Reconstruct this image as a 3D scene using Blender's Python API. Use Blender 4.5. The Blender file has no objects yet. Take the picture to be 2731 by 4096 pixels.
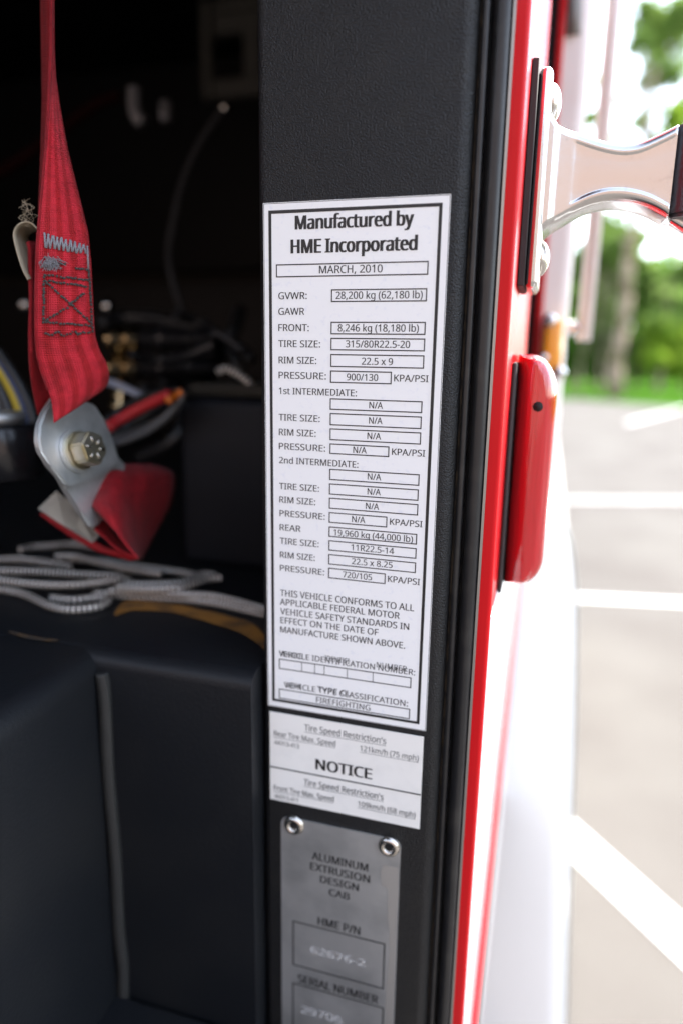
import bpy, bmesh, math, random
from mathutils import Vector, Matrix, noise

S = bpy.context.scene
COL = S.collection
random.seed(7)

# ------------------------------------------------------------------ camera
# the photograph is a 24 mm portrait frame; pillar face is the plane Y=0, X points out of the truck, Z up
W0, H0, F0 = 2731.0, 4096.0, 2731.0
GZ = 1.6805                                   # height of the top of the large label above the ground
CR = Vector((0.95935058, 0.28181713, 0.01501891))
CD = Vector((0.07679471, -0.20947164, -0.97479444))
CF = Vector((-0.27156774, 0.93632299, -0.22259881))
CP = Vector((0.15442064, -0.37092975, -0.08053137 + GZ))
cam_data = bpy.data.cameras.new('camera')
cam = bpy.data.objects.new('camera', cam_data)
COL.objects.link(cam)
m = Matrix.Identity(4)
for i in range(3):
    m[i][0] = CR[i]; m[i][1] = -CD[i]; m[i][2] = -CF[i]; m[i][3] = CP[i]
cam.matrix_world = m
cam_data.sensor_fit = 'HORIZONTAL'
cam_data.sensor_width = 24.0
cam_data.lens = 24.0
cam_data.clip_start = 0.01
cam_data.clip_end = 3000
cam_data.dof.use_dof = True
cam_data.dof.focus_distance = 0.376
cam_data.dof.aperture_fstop = 2.3
cam_data.dof.aperture_blades = 0
S.camera = cam

# ------------------------------------------------------------------ world and sun
SUN_EL, SUN_AZ = math.radians(50), math.radians(32)       # azimuth from +Y towards +X
wd = bpy.data.worlds.new('World'); S.world = wd; wd.use_nodes = True
nt = wd.node_tree
sky = nt.nodes.new('ShaderNodeTexSky'); sky.sky_type = 'NISHITA'; sky.sun_disc = False
sky.sun_elevation = SUN_EL; sky.sun_rotation = SUN_AZ
sky.dust_density = 0.7; sky.air_density = 1.0
hs = nt.nodes.new('ShaderNodeHueSaturation'); hs.inputs['Saturation'].default_value = 0.55
nt.links.new(sky.outputs[0], hs.inputs['Color']); nt.links.new(hs.outputs[0], nt.nodes['Background'].inputs[0])
nt.nodes['Background'].inputs[1].default_value = 0.15
sl = bpy.data.lights.new('sun', 'SUN'); sl.energy = 3.0; sl.angle = math.radians(0.5); sl.color = (1.0, 0.95, 0.87)
so = bpy.data.objects.new('sun', sl); COL.objects.link(so)
sdir = Vector((math.sin(SUN_AZ) * math.cos(SUN_EL), math.cos(SUN_AZ) * math.cos(SUN_EL), math.sin(SUN_EL)))
so.rotation_euler = sdir.to_track_quat('Z', 'Y').to_euler(); so.location = (3, 3, 8)
S.view_settings.view_transform = 'Standard'; S.view_settings.look = 'None'
S.view_settings.exposure = 2.68; S.view_settings.gamma = 1.0
S.cycles.use_denoising = True
S.cycles.max_bounces = 8

# ------------------------------------------------------------------ pixel -> place helpers
def ray(px, py):
    return CR * ((px - W0 / 2) / F0) + CD * ((py - H0 / 2) / F0) + CF
def hY(px, py, Y=0.0):
    d = ray(px, py); return CP + d * ((Y - CP.y) / d.y)
def hX(px, py, X):
    d = ray(px, py); return CP + d * ((X - CP.x) / d.x)
def hZ(px, py, Z):
    d = ray(px, py); return CP + d * ((Z - CP.z) / d.z)
def hD(px, py, D):
    return CP + ray(px, py) * D
def hN(px, py, P, n):
    d = ray(px, py); return CP + d * ((P - CP).dot(n) / d.dot(n))
def x_at(px, Y, Z):
    k = (px - W0 / 2) / F0
    a = CR - CF * k
    return CP.x - (a.y * (Y - CP.y) + a.z * (Z - CP.z)) / a.x
def lerp(a, b, t): return a + (b - a) * t
def interp(tab, y):
    if y <= tab[0][0]: return tab[0][1]
    for (a, va), (b, vb) in zip(tab, tab[1:]):
        if y <= b: return va + (vb - va) * (y - a) / (b - a)
    return tab[-1][1]
def smooth_path(pts, n=8):
    pts = [Vector(p) for p in pts]
    out = []
    for i in range(len(pts) - 1):
        p0 = pts[max(i - 1, 0)]; p1 = pts[i]; p2 = pts[i + 1]; p3 = pts[min(i + 2, len(pts) - 1)]
        for k in range(n):
            t = k / n
            out.append(0.5 * ((2 * p1) + (p2 - p0) * t + (2 * p0 - 5 * p1 + 4 * p2 - p3) * t * t + (3 * p1 - p0 - 3 * p2 + p3) * t ** 3))
    out.append(pts[-1]); return out

# ------------------------------------------------------------------ object helpers
def obj(name, verts, faces, mat, parent=None, smooth=False, uvs=None):
    me = bpy.data.meshes.new(name)
    me.from_pydata([tuple(v) for v in verts], [], faces)
    me.update()
    if uvs is not None:
        ul = me.uv_layers.new(name='UVMap')
        for l in me.loops: ul.data[l.index].uv = uvs[l.vertex_index]
    o = bpy.data.objects.new(name, me); COL.objects.link(o)
    if mat is not None: me.materials.append(mat)
    if parent is not None: o.parent = parent
    if smooth:
        me.polygons.foreach_set('use_smooth', [True] * len(me.polygons))
    return o
def bobj(name, bm, mat, parent=None, smooth=False, flip=True):
    if flip: bmesh.ops.recalc_face_normals(bm, faces=bm.faces)
    me = bpy.data.meshes.new(name); bm.to_mesh(me); bm.free()
    o = bpy.data.objects.new(name, me); COL.objects.link(o)
    me.materials.append(mat)
    if parent is not None: o.parent = parent
    if smooth: me.polygons.foreach_set('use_smooth', [True] * len(me.polygons))
    return o
def thing(name, label, cat, group=None):
    o = bpy.data.objects.new(name, None); COL.objects.link(o)
    o['label'] = label; o['category'] = cat
    if group: o['group'] = group
    o.empty_display_size = 0.05
    return o
def tag(o, label, cat, group=None):
    o['label'] = label; o['category'] = cat
    if group: o['group'] = group
    return o
def kind(o, k): o['kind'] = k; return o
def box_bm(bm, x0, x1, y0, y1, z0, z1, bev=0.0, seg=3):
    r = bmesh.ops.create_cube(bm, size=1.0)
    vs = r['verts']
    for v in vs:
        v.co = Vector((lerp(x0, x1, v.co.x + .5), lerp(y0, y1, v.co.y + .5), lerp(z0, z1, v.co.z + .5)))
    if bev > 0:
        es = list({e for v in vs for e in v.link_edges})
        bmesh.ops.bevel(bm, geom=es, offset=bev, segments=seg, profile=0.5, affect='EDGES')
def box(name, x0, x1, y0, y1, z0, z1, mat, parent=None, bev=0.0, seg=3):
    bm = bmesh.new(); box_bm(bm, x0, x1, y0, y1, z0, z1, bev, seg)
    o = bobj(name, bm, mat, parent, smooth=bev > 0)
    if bev > 0: edge_smooth(o)
    return o
def edge_smooth(o, ang=40):
    try:
        o.data.set_sharp_from_angle(angle=math.radians(ang))
    except Exception: pass
def section(name, prof, z0, z1, mat, parent, closed=True, n=24, smooth=True, ang=35):
    """a profile in X-Y drawn upright from z0 to z1"""
    verts = []; faces = []; k = len(prof)
    for j in range(n + 1):
        z = lerp(z0, z1, j / n)
        verts += [(p[0], p[1], z) for p in prof]
    for j in range(n):
        for i in range(k if closed else k - 1):
            a = j * k + i; b = j * k + (i + 1) % k
            faces.append((a, b, b + k, a + k))
    if closed:
        faces.append(tuple(range(k))); faces.append(tuple(range(n * k, n * k + k))[::-1])
    o = obj(name, verts, faces, mat, parent, smooth)
    bm = bmesh.new(); bm.from_mesh(o.data); bmesh.ops.recalc_face_normals(bm, faces=bm.faces); bm.to_mesh(o.data); bm.free()
    edge_smooth(o, ang)
    return o
def arc(cx, cy, r, a0, a1, n=8):
    return [(cx + r * math.cos(math.radians(lerp(a0, a1, i / n))), cy + r * math.sin(math.radians(lerp(a0, a1, i / n)))) for i in range(n + 1)]
def tube(name, pts, r, mat, parent=None, k=10, caps=True, rfun=None):
    verts = []; faces = []; uvs = []
    pts = [Vector(p) for p in pts]
    up = Vector((0.13, 0.31, 0.94)); s = 0.0
    for i, p in enumerate(pts):
        t = (pts[min(i + 1, len(pts) - 1)] - pts[max(i - 1, 0)]).normalized()
        if i: s += (p - pts[i - 1]).length
        a = t.cross(up)
        if a.length < 1e-4: a = t.cross(Vector((1, 0, 0)))
        a.normalize(); b = a.cross(t)
        rr = rfun(i / (len(pts) - 1)) if rfun else r
        for j in range(k + 1):
            q = 2 * math.pi * j / k
            verts.append(p + (a * math.cos(q) + b * math.sin(q)) * rr); uvs.append((j / k, s))
    w = k + 1
    for i in range(len(pts) - 1):
        for j in range(k):
            a = i * w + j
            faces.append((a, a + 1, a + 1 + w, a + w))
    if caps:
        faces.append(tuple(range(k))[::-1]); faces.append(tuple(range((len(pts) - 1) * w, (len(pts) - 1) * w + k)))
    return obj(name, verts, faces, mat, parent, True, uvs)
def add_tube(bm, p, q, r0, r1, k=6):
    p = Vector(p); q = Vector(q); t = (q - p).normalized()
    a = t.cross(Vector((.2, .3, .93))).normalized(); b = a.cross(t)
    A = [bm.verts.new(p + (a * math.cos(6.2832 * j / k) + b * math.sin(6.2832 * j / k)) * r0) for j in range(k)]
    B = [bm.verts.new(q + (a * math.cos(6.2832 * j / k) + b * math.sin(6.2832 * j / k)) * r1) for j in range(k)]
    for j in range(k): bm.faces.new((A[j], A[(j + 1) % k], B[(j + 1) % k], B[j]))
    bm.faces.new(A[::-1]); bm.faces.new(B)
def grid_sheet(name, rows, mat, parent, thick=0.0012, uvs=None):
    """rows of points -> smooth sheet with a real thickness"""
    n = len(rows); k = len(rows[0]); verts = [p for r in rows for p in r]; faces = []
    for i in range(n - 1):
        for j in range(k - 1):
            a = i * k + j; faces.append((a, a + 1, a + k + 1, a + k))
    o = obj(name, verts, faces, mat, parent, True, uvs)
    md = o.modifiers.new('thickness', 'SOLIDIFY'); md.thickness = thick; md.offset = 0
    return o
def prism(bm, pts, n, h):
    """polygon pts (in order) pushed along -n by h"""
    A = [bm.verts.new(p) for p in pts]; B = [bm.verts.new(p - n * h) for p in pts]
    bm.faces.new(A); bm.faces.new(B[::-1]); k = len(pts)
    for i in range(k): bm.faces.new((A[i], B[i], B[(i + 1) % k], A[(i + 1) % k]))

# ------------------------------------------------------------------ materials
def mat(name, col, rough=0.5, metal=0.0, spec=0.5, coat=0.0, bump=None, var=None, trans=0.0, coord='Object'):
    """bump=(scale,strength,distance[,detail]) ; var=(scale, colour2, lo, hi)"""
    M = bpy.data.materials.new(name); M.use_nodes = True
    t = M.node_tree; P = t.nodes['Principled BSDF']
    P.inputs['Base Color'].default_value = (*col, 1); P.inputs['Roughness'].default_value = rough
    P.inputs['Metallic'].default_value = metal; P.inputs['Specular IOR Level'].default_value = spec
    P.inputs['Coat Weight'].default_value = coat
    if coat: P.inputs['Coat Roughness'].default_value = 0.03
    tc = t.nodes.new('ShaderNodeTexCoord')
    if bump:
        nz = t.nodes.new('ShaderNodeTexNoise'); nz.inputs['Scale'].default_value = bump[0]
        nz.inputs['Detail'].default_value = bump[3] if len(bump) > 3 else 3
        t.links.new(tc.outputs[coord], nz.inputs['Vector'])
        b = t.nodes.new('ShaderNodeBump'); b.inputs['Strength'].default_value = bump[1]; b.inputs['Distance'].default_value = bump[2]
        t.links.new(nz.outputs[0], b.inputs['Height']); t.links.new(b.outputs[0], P.inputs['Normal'])
    if var:
        nz = t.nodes.new('ShaderNodeTexNoise'); nz.inputs['Scale'].default_value = var[0]; nz.inputs['Detail'].default_value = 6
        t.links.new(tc.outputs[coord], nz.inputs['Vector'])
        rp = t.nodes.new('ShaderNodeValToRGB')
        rp.color_ramp.elements[0].position = var[2]; rp.color_ramp.elements[1].position = var[3]
        rp.color_ramp.elements[0].color = (*col, 1); rp.color_ramp.elements[1].color = (*var[1], 1)
        t.links.new(nz.outputs[0], rp.inputs[0]); t.links.new(rp.outputs[0], P.inputs['Base Color'])
    return M
M = {}
M['pillar'] = mat('textured_black_coating', (0.0070, 0.0074, 0.0084), 0.45, 0, 0.38, bump=(1000, 1.0, 0.0009, 2), var=(55, (0.0115, 0.0113, 0.011), .5, .8))
M['rubber'] = mat('black_rubber', (0.012, 0.012, 0.013), 0.38, 0, 0.45, bump=(250, 0.12, 0.0004), var=(60, (0.03, 0.028, 0.026), 0.5, 0.8))
M['dust'] = mat('dusty_seam', (0.05, 0.036, 0.022), 0.9, var=(160, (0.012, 0.01, 0.009), 0.4, 0.6))
M['edge_metal'] = mat('bare_edge_metal', (0.36, 0.35, 0.33), 0.4, 0.8, bump=(300, .2, .0002))
M['red'] = mat('red_paint', (0.52, 0.005, 0.009), 0.36, 0, 0.15, coat=.08, bump=(420, 0.05, 0.0003))
M['housing'] = mat('red_gloss_plastic', (0.42, 0.004, 0.010), 0.12, 0, 0.4, coat=1.0, bump=(18, 0.06, 0.004))
M['chrome'] = mat('polished_chrome', (0.57, 0.56, 0.555), 0.22, 1.0, bump=(130, 0.16, 0.0007, 6), var=(120, (.40, .38, .375), .62, .84))
t_ = M['housing'].node_tree
mp_ = t_.nodes.new('ShaderNodeMapping'); mp_.inputs['Scale'].default_value = (7, 7, .55)
nz_ = [n for n in t_.nodes if n.type == 'TEX_NOISE'][0]; tc_ = [n for n in t_.nodes if n.type == 'TEX_COORD'][0]
t_.links.new(tc_.outputs['Object'], mp_.inputs[0]); t_.links.new(mp_.outputs[0], nz_.inputs['Vector'])
[n for n in t_.nodes if n.type == 'BUMP'][0].inputs['Strength'].default_value = .7
M['stainless'] = mat('white_gloss_panel', (0.82, 0.82, 0.82), 0.30, 0, .5, coat=.6, bump=(9, 0.08, 0.01))
M['dark_reflection'] = mat('dark_reflection_metal', (0.05, 0.052, 0.062), 0.3, .7, bump=(500, .4, .0006))  # dark colour stands for a dark reflection in the clamp's chrome
M['gasket'] = mat('black_gasket', (0.03, 0.026, 0.026), 0.75)
M['body_white'] = mat('pale_body_panel', (0.80, 0.78, 0.76), 0.35, 0.0, var=(7, (0.70, 0.64, 0.61), .4, .7))
M['amber'] = mat('amber_lens', (0.85, 0.36, 0.03), 0.2, 0, coat=1)
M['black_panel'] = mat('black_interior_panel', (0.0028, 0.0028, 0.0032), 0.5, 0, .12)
M['mould'] = mat('moulded_black_cover', (0.0052, 0.0062, 0.0082), 0.5, 0, .32, bump=(420, .35, .0006), var=(9, (0.010, 0.0105, 0.0115), .45, .72))
M['case'] = mat('black_equipment_case', (0.006, 0.0065, 0.009), 0.6, 0, .2)
M['caulk'] = mat('grey_sealant', (0.019, 0.019, 0.018), 0.6, bump=(60, .3, .003))
M['ochre'] = mat('ochre_dirt', (0.27, 0.115, 0.014), 0.85, var=(40, (0.07, 0.035, 0.012), .45, .7))
M['sticker'] = mat('white_vinyl_sticker', (0.83, 0.835, 0.84), 0.38, 0, .45, bump=(180, 0.02, 0.0005), var=(300, (0.72, 0.74, 0.80), .58, .80))
M['paper'] = mat('white_paper_sticker', (0.80, 0.79, 0.76), 0.55, 0, .4, bump=(420, .12, .0003), var=(90, (.74, .735, .71), .5, .8))
M['ink'] = mat('black_ink', (0.012, 0.012, 0.013), 0.5)
M['ink_soft'] = mat('worn_ink', (0.06, 0.065, 0.07), 0.55)
M['plate'] = mat('brushed_aluminium', (0.72, 0.71, 0.69), 0.36, .78, bump=(16, .30, .005, 6), var=(26, (.50, .50, .49), .45, .72))
M['film'] = mat('peeling_clear_film', (0.60, 0.575, 0.54), 0.42, 0.72)
M['stamp'] = mat('stamped_digits', (0.60, 0.60, 0.60), 0.6, 0.2)
M['rivet'] = mat('rivet_metal', (0.55, 0.52, 0.48), 0.24, 1.0)
M['hole'] = mat('dark_hole', (0.006, 0.006, 0.006), 0.8)
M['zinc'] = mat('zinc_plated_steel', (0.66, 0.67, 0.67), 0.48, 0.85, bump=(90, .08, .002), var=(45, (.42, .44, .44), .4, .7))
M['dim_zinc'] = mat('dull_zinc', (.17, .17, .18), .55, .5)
M['yzinc'] = mat('yellow_zinc', (0.52, 0.47, 0.33), 0.34, 0.95, var=(120, (.62, .58, .50), .4, .7))
M['grey_thread'] = mat('grey_thread', (0.20, 0.20, 0.22), 0.8)
M['dark_thread'] = mat('dark_grey_thread', (0.042, 0.044, 0.042), 0.8)
M['cream'] = mat('cream_tape', (0.42, 0.36, 0.26), 0.8, bump=(1500, .3, .0003), var=(120, (.30, .25, .17), .5, .75))
M['tag'] = mat('cream_tag', (0.36, 0.34, 0.29), 0.75, var=(60, (.22, .21, .19), .5, .75))
M['wire_black'] = mat('black_wire', (0.012, 0.012, 0.013), 0.35)
M['wire_grey'] = mat('grey_wire', (0.08, 0.085, 0.09), 0.4)
M['wire_red'] = mat('red_wire_sleeve', (0.42, 0.02, 0.025), 0.45)
M['wire_orange'] = mat('orange_wire_cap', (0.5, 0.12, 0.01), 0.45)
M['wire_yellow'] = mat('yellow_wire', (0.45, 0.33, 0.01), 0.45)
M['wire_blue'] = mat('blue_wire', (0.02, 0.05, 0.16), 0.45)
M['strip'] = mat('pale_blue_strip', (0.22, 0.24, 0.30), 0.5)
M['brass'] = mat('brass_fitting', (0.55, 0.42, 0.24), 0.25, 1.0)
M['gloss_black'] = mat('gloss_black', (0.012, 0.012, 0.014), 0.22, 0, .5)
M['grey_metal'] = mat('grey_painted_metal', (0.20, 0.195, 0.18), 0.5)
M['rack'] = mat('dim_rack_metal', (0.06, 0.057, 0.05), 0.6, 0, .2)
M['hose'] = mat('black_hose', (0.004, 0.004, 0.005), 0.5, 0, .15)
M['thin_cable'] = mat('thin_cable_sheath', (0.022, 0.022, 0.024), 0.5, 0, .3)
M['asphalt'] = mat('sunlit_asphalt', (0.106, 0.098, 0.089), 0.95, 0, .1, bump=(120, .5, .01), var=(1.1, (0.086, 0.077, 0.070), .35, .65))
M['line'] = mat('white_road_paint', (0.72, 0.72, 0.70), 0.7, var=(14, (.55, .55, .53), .5, .85))
M['bark'] = mat('grey_brown_bark', (0.27, 0.20, 0.145), 0.9, 0, .1, bump=(9, .8, .06), var=(5, (.19, .14, .10), .4, .65))
M['grass'] = mat('lawn_grass', (0.028, 0.075, 0.008), 0.9, 0, 0.0, var=(3, (0.04, 0.095, 0.012), .35, .65))

def leaf_mat(name, c1, c2):
    Mt = bpy.data.materials.new(name); Mt.use_nodes = True
    t = Mt.node_tree; t.nodes.clear()
    out = t.nodes.new('ShaderNodeOutputMaterial'); mix = t.nodes.new('ShaderNodeMixShader')
    d = t.nodes.new('ShaderNodeBsdfDiffuse'); tr = t.nodes.new('ShaderNodeBsdfTranslucent')
    g = t.nodes.new('ShaderNodeNewGeometry'); rp = t.nodes.new('ShaderNodeValToRGB')
    rp.color_ramp.elements[0].color = (*c1, 1); rp.color_ramp.elements[1].color = (*c2, 1)
    t.links.new(g.outputs['Random Per Island'], rp.inputs[0])
    t.links.new(rp.outputs[0], d.inputs[0]); t.links.new(rp.outputs[0], tr.inputs[0])
    mix.inputs[0].default_value = 0.58
    t.links.new(d.outputs[0], mix.inputs[1]); t.links.new(tr.outputs[0], mix.inputs[2]); t.links.new(mix.outputs[0], out.inputs[0])
    return Mt
M['leaf_dark'] = leaf_mat('dark_leaf', (0.055, 0.125, 0.02), (0.11, 0.21, 0.035))
M['leaf_mid'] = leaf_mat('mid_leaf', (0.14, 0.225, 0.055), (0.23, 0.33, 0.085))
M['leaf_light'] = leaf_mat('light_leaf', (0.21, 0.34, 0.03), (0.34, 0.46, 0.06))

def webbing_mat(name, stripes=True):
    Mt = bpy.data.materials.new(name); Mt.use_nodes = True
    t = Mt.node_tree; P = t.nodes['Principled BSDF']; P.inputs['Roughness'].default_value = 0.55
    P.inputs['Sheen Weight'].default_value = 0.05; P.inputs['Specular IOR Level'].default_value = .2
    uv = t.nodes.new('ShaderNodeUVMap'); sep = t.nodes.new('ShaderNodeSeparateXYZ'); t.links.new(uv.outputs[0], sep.inputs[0])
    w = t.nodes.new('ShaderNodeMath'); w.operation = 'MULTIPLY'; w.inputs[1].default_value = 2 * math.pi * 4.0
    t.links.new(sep.outputs[0], w.inputs[0])
    s = t.nodes.new('ShaderNodeMath'); s.operation = 'SINE'; t.links.new(w.outputs[0], s.inputs[0])
    rp = t.nodes.new('ShaderNodeValToRGB')
    mr = t.nodes.new('ShaderNodeMath'); mr.operation = 'MULTIPLY_ADD'; mr.inputs[1].default_value = .5; mr.inputs[2].default_value = .5
    t.links.new(s.outputs[0], mr.inputs[0]); t.links.new(mr.outputs[0], rp.inputs[0])
    rp.color_ramp.elements[0].position = 0.25; rp.color_ramp.elements[1].position = 0.70
    rp.color_ramp.elements[0].color = (0.37, 0.009, 0.015, 1); rp.color_ramp.elements[1].color = (0.52, 0.019, 0.034, 1) if stripes else (0.30, 0.008, 0.015, 1)
    if not stripes: rp.color_ramp.elements[0].color = (0.26, 0.006, 0.012, 1)
    # fine cross ribs of the weave
    w2 = t.nodes.new('ShaderNodeMath'); w2.operation = 'MULTIPLY'; w2.inputs[1].default_value = 2 * math.pi * 750
    t.links.new(sep.outputs[1], w2.inputs[0]); s2 = t.nodes.new('ShaderNodeMath'); s2.operation = 'SINE'; t.links.new(w2.outputs[0], s2.inputs[0])
    w3 = t.nodes.new('ShaderNodeMath'); w3.operation = 'MULTIPLY'; w3.inputs[1].default_value = 2 * math.pi * 26
    t.links.new(sep.outputs[0], w3.inputs[0]); s3 = t.nodes.new('ShaderNodeMath'); s3.operation = 'SINE'; t.links.new(w3.outputs[0], s3.inputs[0])
    ad = t.nodes.new('ShaderNodeMath'); ad.operation = 'ADD'; t.links.new(s2.outputs[0], ad.inputs[0]); t.links.new(s3.outputs[0], ad.inputs[1])
    b = t.nodes.new('ShaderNodeBump'); b.inputs['Strength'].default_value = .5; b.inputs['Distance'].default_value = .0004
    t.links.new(ad.outputs[0], b.inputs['Height']); t.links.new(b.outputs[0], P.inputs['Normal'])
    nz = t.nodes.new('ShaderNodeTexNoise'); nz.inputs['Scale'].default_value = 140; nz.inputs['Detail'].default_value = 8; nz.inputs['Roughness'].default_value = .7
    tco = t.nodes.new('ShaderNodeTexCoord'); t.links.new(tco.outputs['Object'], nz.inputs['Vector'])
    mx = t.nodes.new('ShaderNodeMix'); mx.data_type = 'RGBA'; mx.blend_type = 'MULTIPLY'; mx.inputs['Factor'].default_value = .75
    r2 = t.nodes.new('ShaderNodeValToRGB'); r2.color_ramp.elements[0].position = .32; r2.color_ramp.elements[1].position = .62
    r2.color_ramp.elements[0].color = (.50, .42, .42, 1); r2.color_ramp.elements[1].color = (1, 1, 1, 1)
    t.links.new(nz.outputs[0], r2.inputs[0]); t.links.new(rp.outputs[0], mx.inputs['A']); t.links.new(r2.outputs[0], mx.inputs['B'])
    t.links.new(mx.outputs['Result'], P.inputs['Base Color'])
    return Mt
M['web'] = webbing_mat('red_webbing'); M['web_plain'] = webbing_mat('plain_red_webbing', False)

def braid_mat():
    Mt = bpy.data.materials.new('braided_cable'); Mt.use_nodes = True
    t = Mt.node_tree; P = t.nodes['Principled BSDF']; P.inputs['Roughness'].default_value = 0.26; P.inputs['Metallic'].default_value = .3
    uv = t.nodes.new('ShaderNodeUVMap'); sep = t.nodes.new('ShaderNodeSeparateXYZ'); t.links.new(uv.outputs[0], sep.inputs[0])
    def M_(op, a_, b_):
        n = t.nodes.new('ShaderNodeMath'); n.operation = op
        for i, v in enumerate((a_, b_)):
            if isinstance(v, (int, float)): n.inputs[i].default_value = v
            elif v is not None: t.links.new(v, n.inputs[i])
        return n.outputs[0]
    U = M_('MULTIPLY', sep.outputs[0], 2 * math.pi * 5); V = M_('MULTIPLY', sep.outputs[1], 2 * math.pi * 135)
    w = M_('MULTIPLY', M_('SINE', M_('ADD', U, V), None), M_('SINE', M_('SUBTRACT', U, V), None))     # crossing strands
    h = M_('MULTIPLY_ADD', w, .5); h.node.inputs[2].default_value = .5
    rp = t.nodes.new('ShaderNodeValToRGB'); e = rp.color_ramp.elements
    e[0].position = .42; e[1].position = .86; e[0].color = (.012, .014, .018, 1); e[1].color = (1.0, .94, .86, 1)
    t.links.new(h, rp.inputs[0]); t.links.new(rp.outputs[0], P.inputs['Base Color'])
    b = t.nodes.new('ShaderNodeBump'); b.inputs['Strength'].default_value = .6; b.inputs['Distance'].default_value = .0008
    t.links.new(h, b.inputs['Height']); t.links.new(b.outputs[0], P.inputs['Normal'])
    return Mt
M['braid'] = braid_mat()

# ------------------------------------------------------------------ ground, lawn, painted lines
def sheet(name, pts, mat_, k='structure'):
    o = obj(name, pts, [tuple(range(len(pts)))], mat_); o['kind'] = k; return o
sheet('parking_lot', [(-60, -60, 0), (120, -60, 0), (120, 300, 0), (-60, 300, 0)], M['asphalt'])
ga = hZ(2262, 1592, 0.02); gb = hZ(2731, 1628, 0.02); gd = (gb - ga).normalized()
g0 = ga - gd * 40; g1 = ga + gd * 60
nrm = Vector((-gd.y, gd.x, 0));  nrm = nrm if nrm.y > 0 else -nrm
sheet('lawn', [g0, g1, g1 + nrm * 120, g0 + nrm * 120], M['grass'])
def ground_line(a, b, w):
    A = hZ(*a, 0.004); B = hZ(*b, 0.004); d = (B - A).normalized(); A = A - d * 0.1; B = B + d * 6
    s = Vector((-d.y, d.x, 0)) * (w / 2)
    return sheet('parking_line', [A - s, B - s, B + s, A + s], M['line'])
ground_line((2180, 1999), (2731, 2001), 0.055)
ground_line((2180, 2383), (2731, 2410), 0.062)
A = hZ(2270, 3265, .004); B = hZ(2731, 3663, .004); C_ = hZ(2731, 3868, .004); D_ = hZ(2268, 3412, .004)
d = ((B - A) + (C_ - D_)).normalized()
sheet('parking_line', [A - d * .35, B + d * 3, C_ + d * 3, D_ - d * .35], M['line'])
A = hZ(2500, 1690, .004); B = hZ(2731, 1630, .004)
sheet('parking_line', [A, B + (B - A) * .5, B + (B - A) * .5 + Vector((.12, 0, 0)), A + Vector((.12, 0, 0))], M['line'])

# ------------------------------------------------------------------ the fire truck
truck = thing('fire_truck', 'red fire truck seen from its open doorway, black pillar, chrome grab handle, red lamp housing', 'fire truck')
truck.location = (0, 0, 0)
ZB, ZT = GZ - 0.95, GZ + 0.75
XE = 0.1345          # outer skin
# pillar
prof = [(-0.004, 0.09), (-0.004, 0.0055)] + arc(0.0015, 0.0055, 0.0055, 180, 270, 8) + arc(0.1032, 0.0072, 0.0072, 270, 360, 12) + [(0.1104, 0.03), (0.09, 0.09)]
section('door_pillar', prof, ZB, ZT, M['pillar'], truck, n=60)
section('seam_sealant', [(0.1104, 0.03), (0.1104, 0.0085), (0.1118, 0.0078), (0.1118, 0.03)], ZB, ZT, M['dust'], truck)
sealp = [(0.1118, 0.03), (0.1118, 0.0075)] + arc(0.1137, 0.0060, 0.0019, 180, 360, 8) + [(0.1157, 0.012)] + \
        [(0.1172, 0.0115)] + arc(0.1216, 0.0070, 0.0042, 190, 350, 12) + [(0.1262, 0.012), (0.1262, 0.03)]
section('door_seal', sealp, ZB, ZT, M['rubber'], truck)
section('edge_strip', [(0.1262, 0.03), (0.1262, 0.0052), (0.1276, 0.0052), (0.1276, 0.03)], ZB, ZT, M['edge_metal'], truck)
rp = [(0.1276, 0.03), (0.1276, 0.0060)] + arc(0.1318, 0.0087, 0.0027, 270, 360, 8) + [(XE, 0.30), (0.128, 0.30)]
section('cab_skin', rp, ZB, ZT, M['red'], truck, n=40)
# polished lower cladding below the lamp housing
lp = [(0.1335, 0.008), (XE + .0004, 0.0095), (XE + .0008, .96), (0.1335, .96)]
section('lower_panel', lp, ZB, GZ - 0.226, M['stainless'], truck, n=2, smooth=False)
# red beading with a dark groove across the lower cladding
p0, p1 = hX(1888, 4096, XE + .002), hX(1995, 3040, XE + .002)
path = [p0 + (p1 - p0) * t for t in (-.12, .3, .7, 1.0)]
tt = (.93 - p0.y) / (p1.y - p0.y); path.append(p0 + (p1 - p0) * max(1.02, tt))
bead = tube('red_beading', smooth_path(path), 0.0045, M['red'], truck, 10)
tube('groove', [p + Vector((.0036, -.0016, 0)) for p in smooth_path(path)], 0.0022, M['gasket'], bead, 8)

# grab handle
gh = bpy.data.objects.new('grab_handle', None); COL.objects.link(gh); gh.parent = truck
PK = hX(2096, 700, XE); YK = PK.y
zt, zb = hX(2132, 232, XE).z, hX(2063, 1142, XE).z
zt = hY(2140, 226, YK).z; zb = hY(2075, 1142, YK).z
xg = hY(2126, 700, YK).x
box('gasket', XE, xg, YK, YK + .055, zb, zt, M['gasket'], gh, .0006, 1)
xb = hY(2182, 700, YK).x
zt2 = hY(2190, 250, YK).z; zb2 = hY(2120, 1150, YK).z
box('base_plate', xg, xb, YK + .001, YK + .052, zb2, zt2, M['chrome'], gh, .0038, 5)
for (x, y) in ((2222, 402), (2172, 1030)):
    p = hY(x, y, YK + .02)
    bm = bmesh.new(); bmesh.ops.create_uvsphere(bm, u_segments=20, v_segments=12, radius=1)
    for v in bm.verts: v.co = Vector((xb - .001 + max(v.co.x, -.1) * .0062, YK + .024 + v.co.y * .0098, p.z + v.co.z * .0105))
    bobj('bolt', bm, M['rivet'], gh, True)
UPE = [(2178, 470), (2192, 500), (2215, 528), (2250, 545), (2300, 558), (2360, 578), (2420, 594), (2480, 601), (2540, 592), (2600, 567), (2660, 538), (2720, 508), (2780, 480)]
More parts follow.
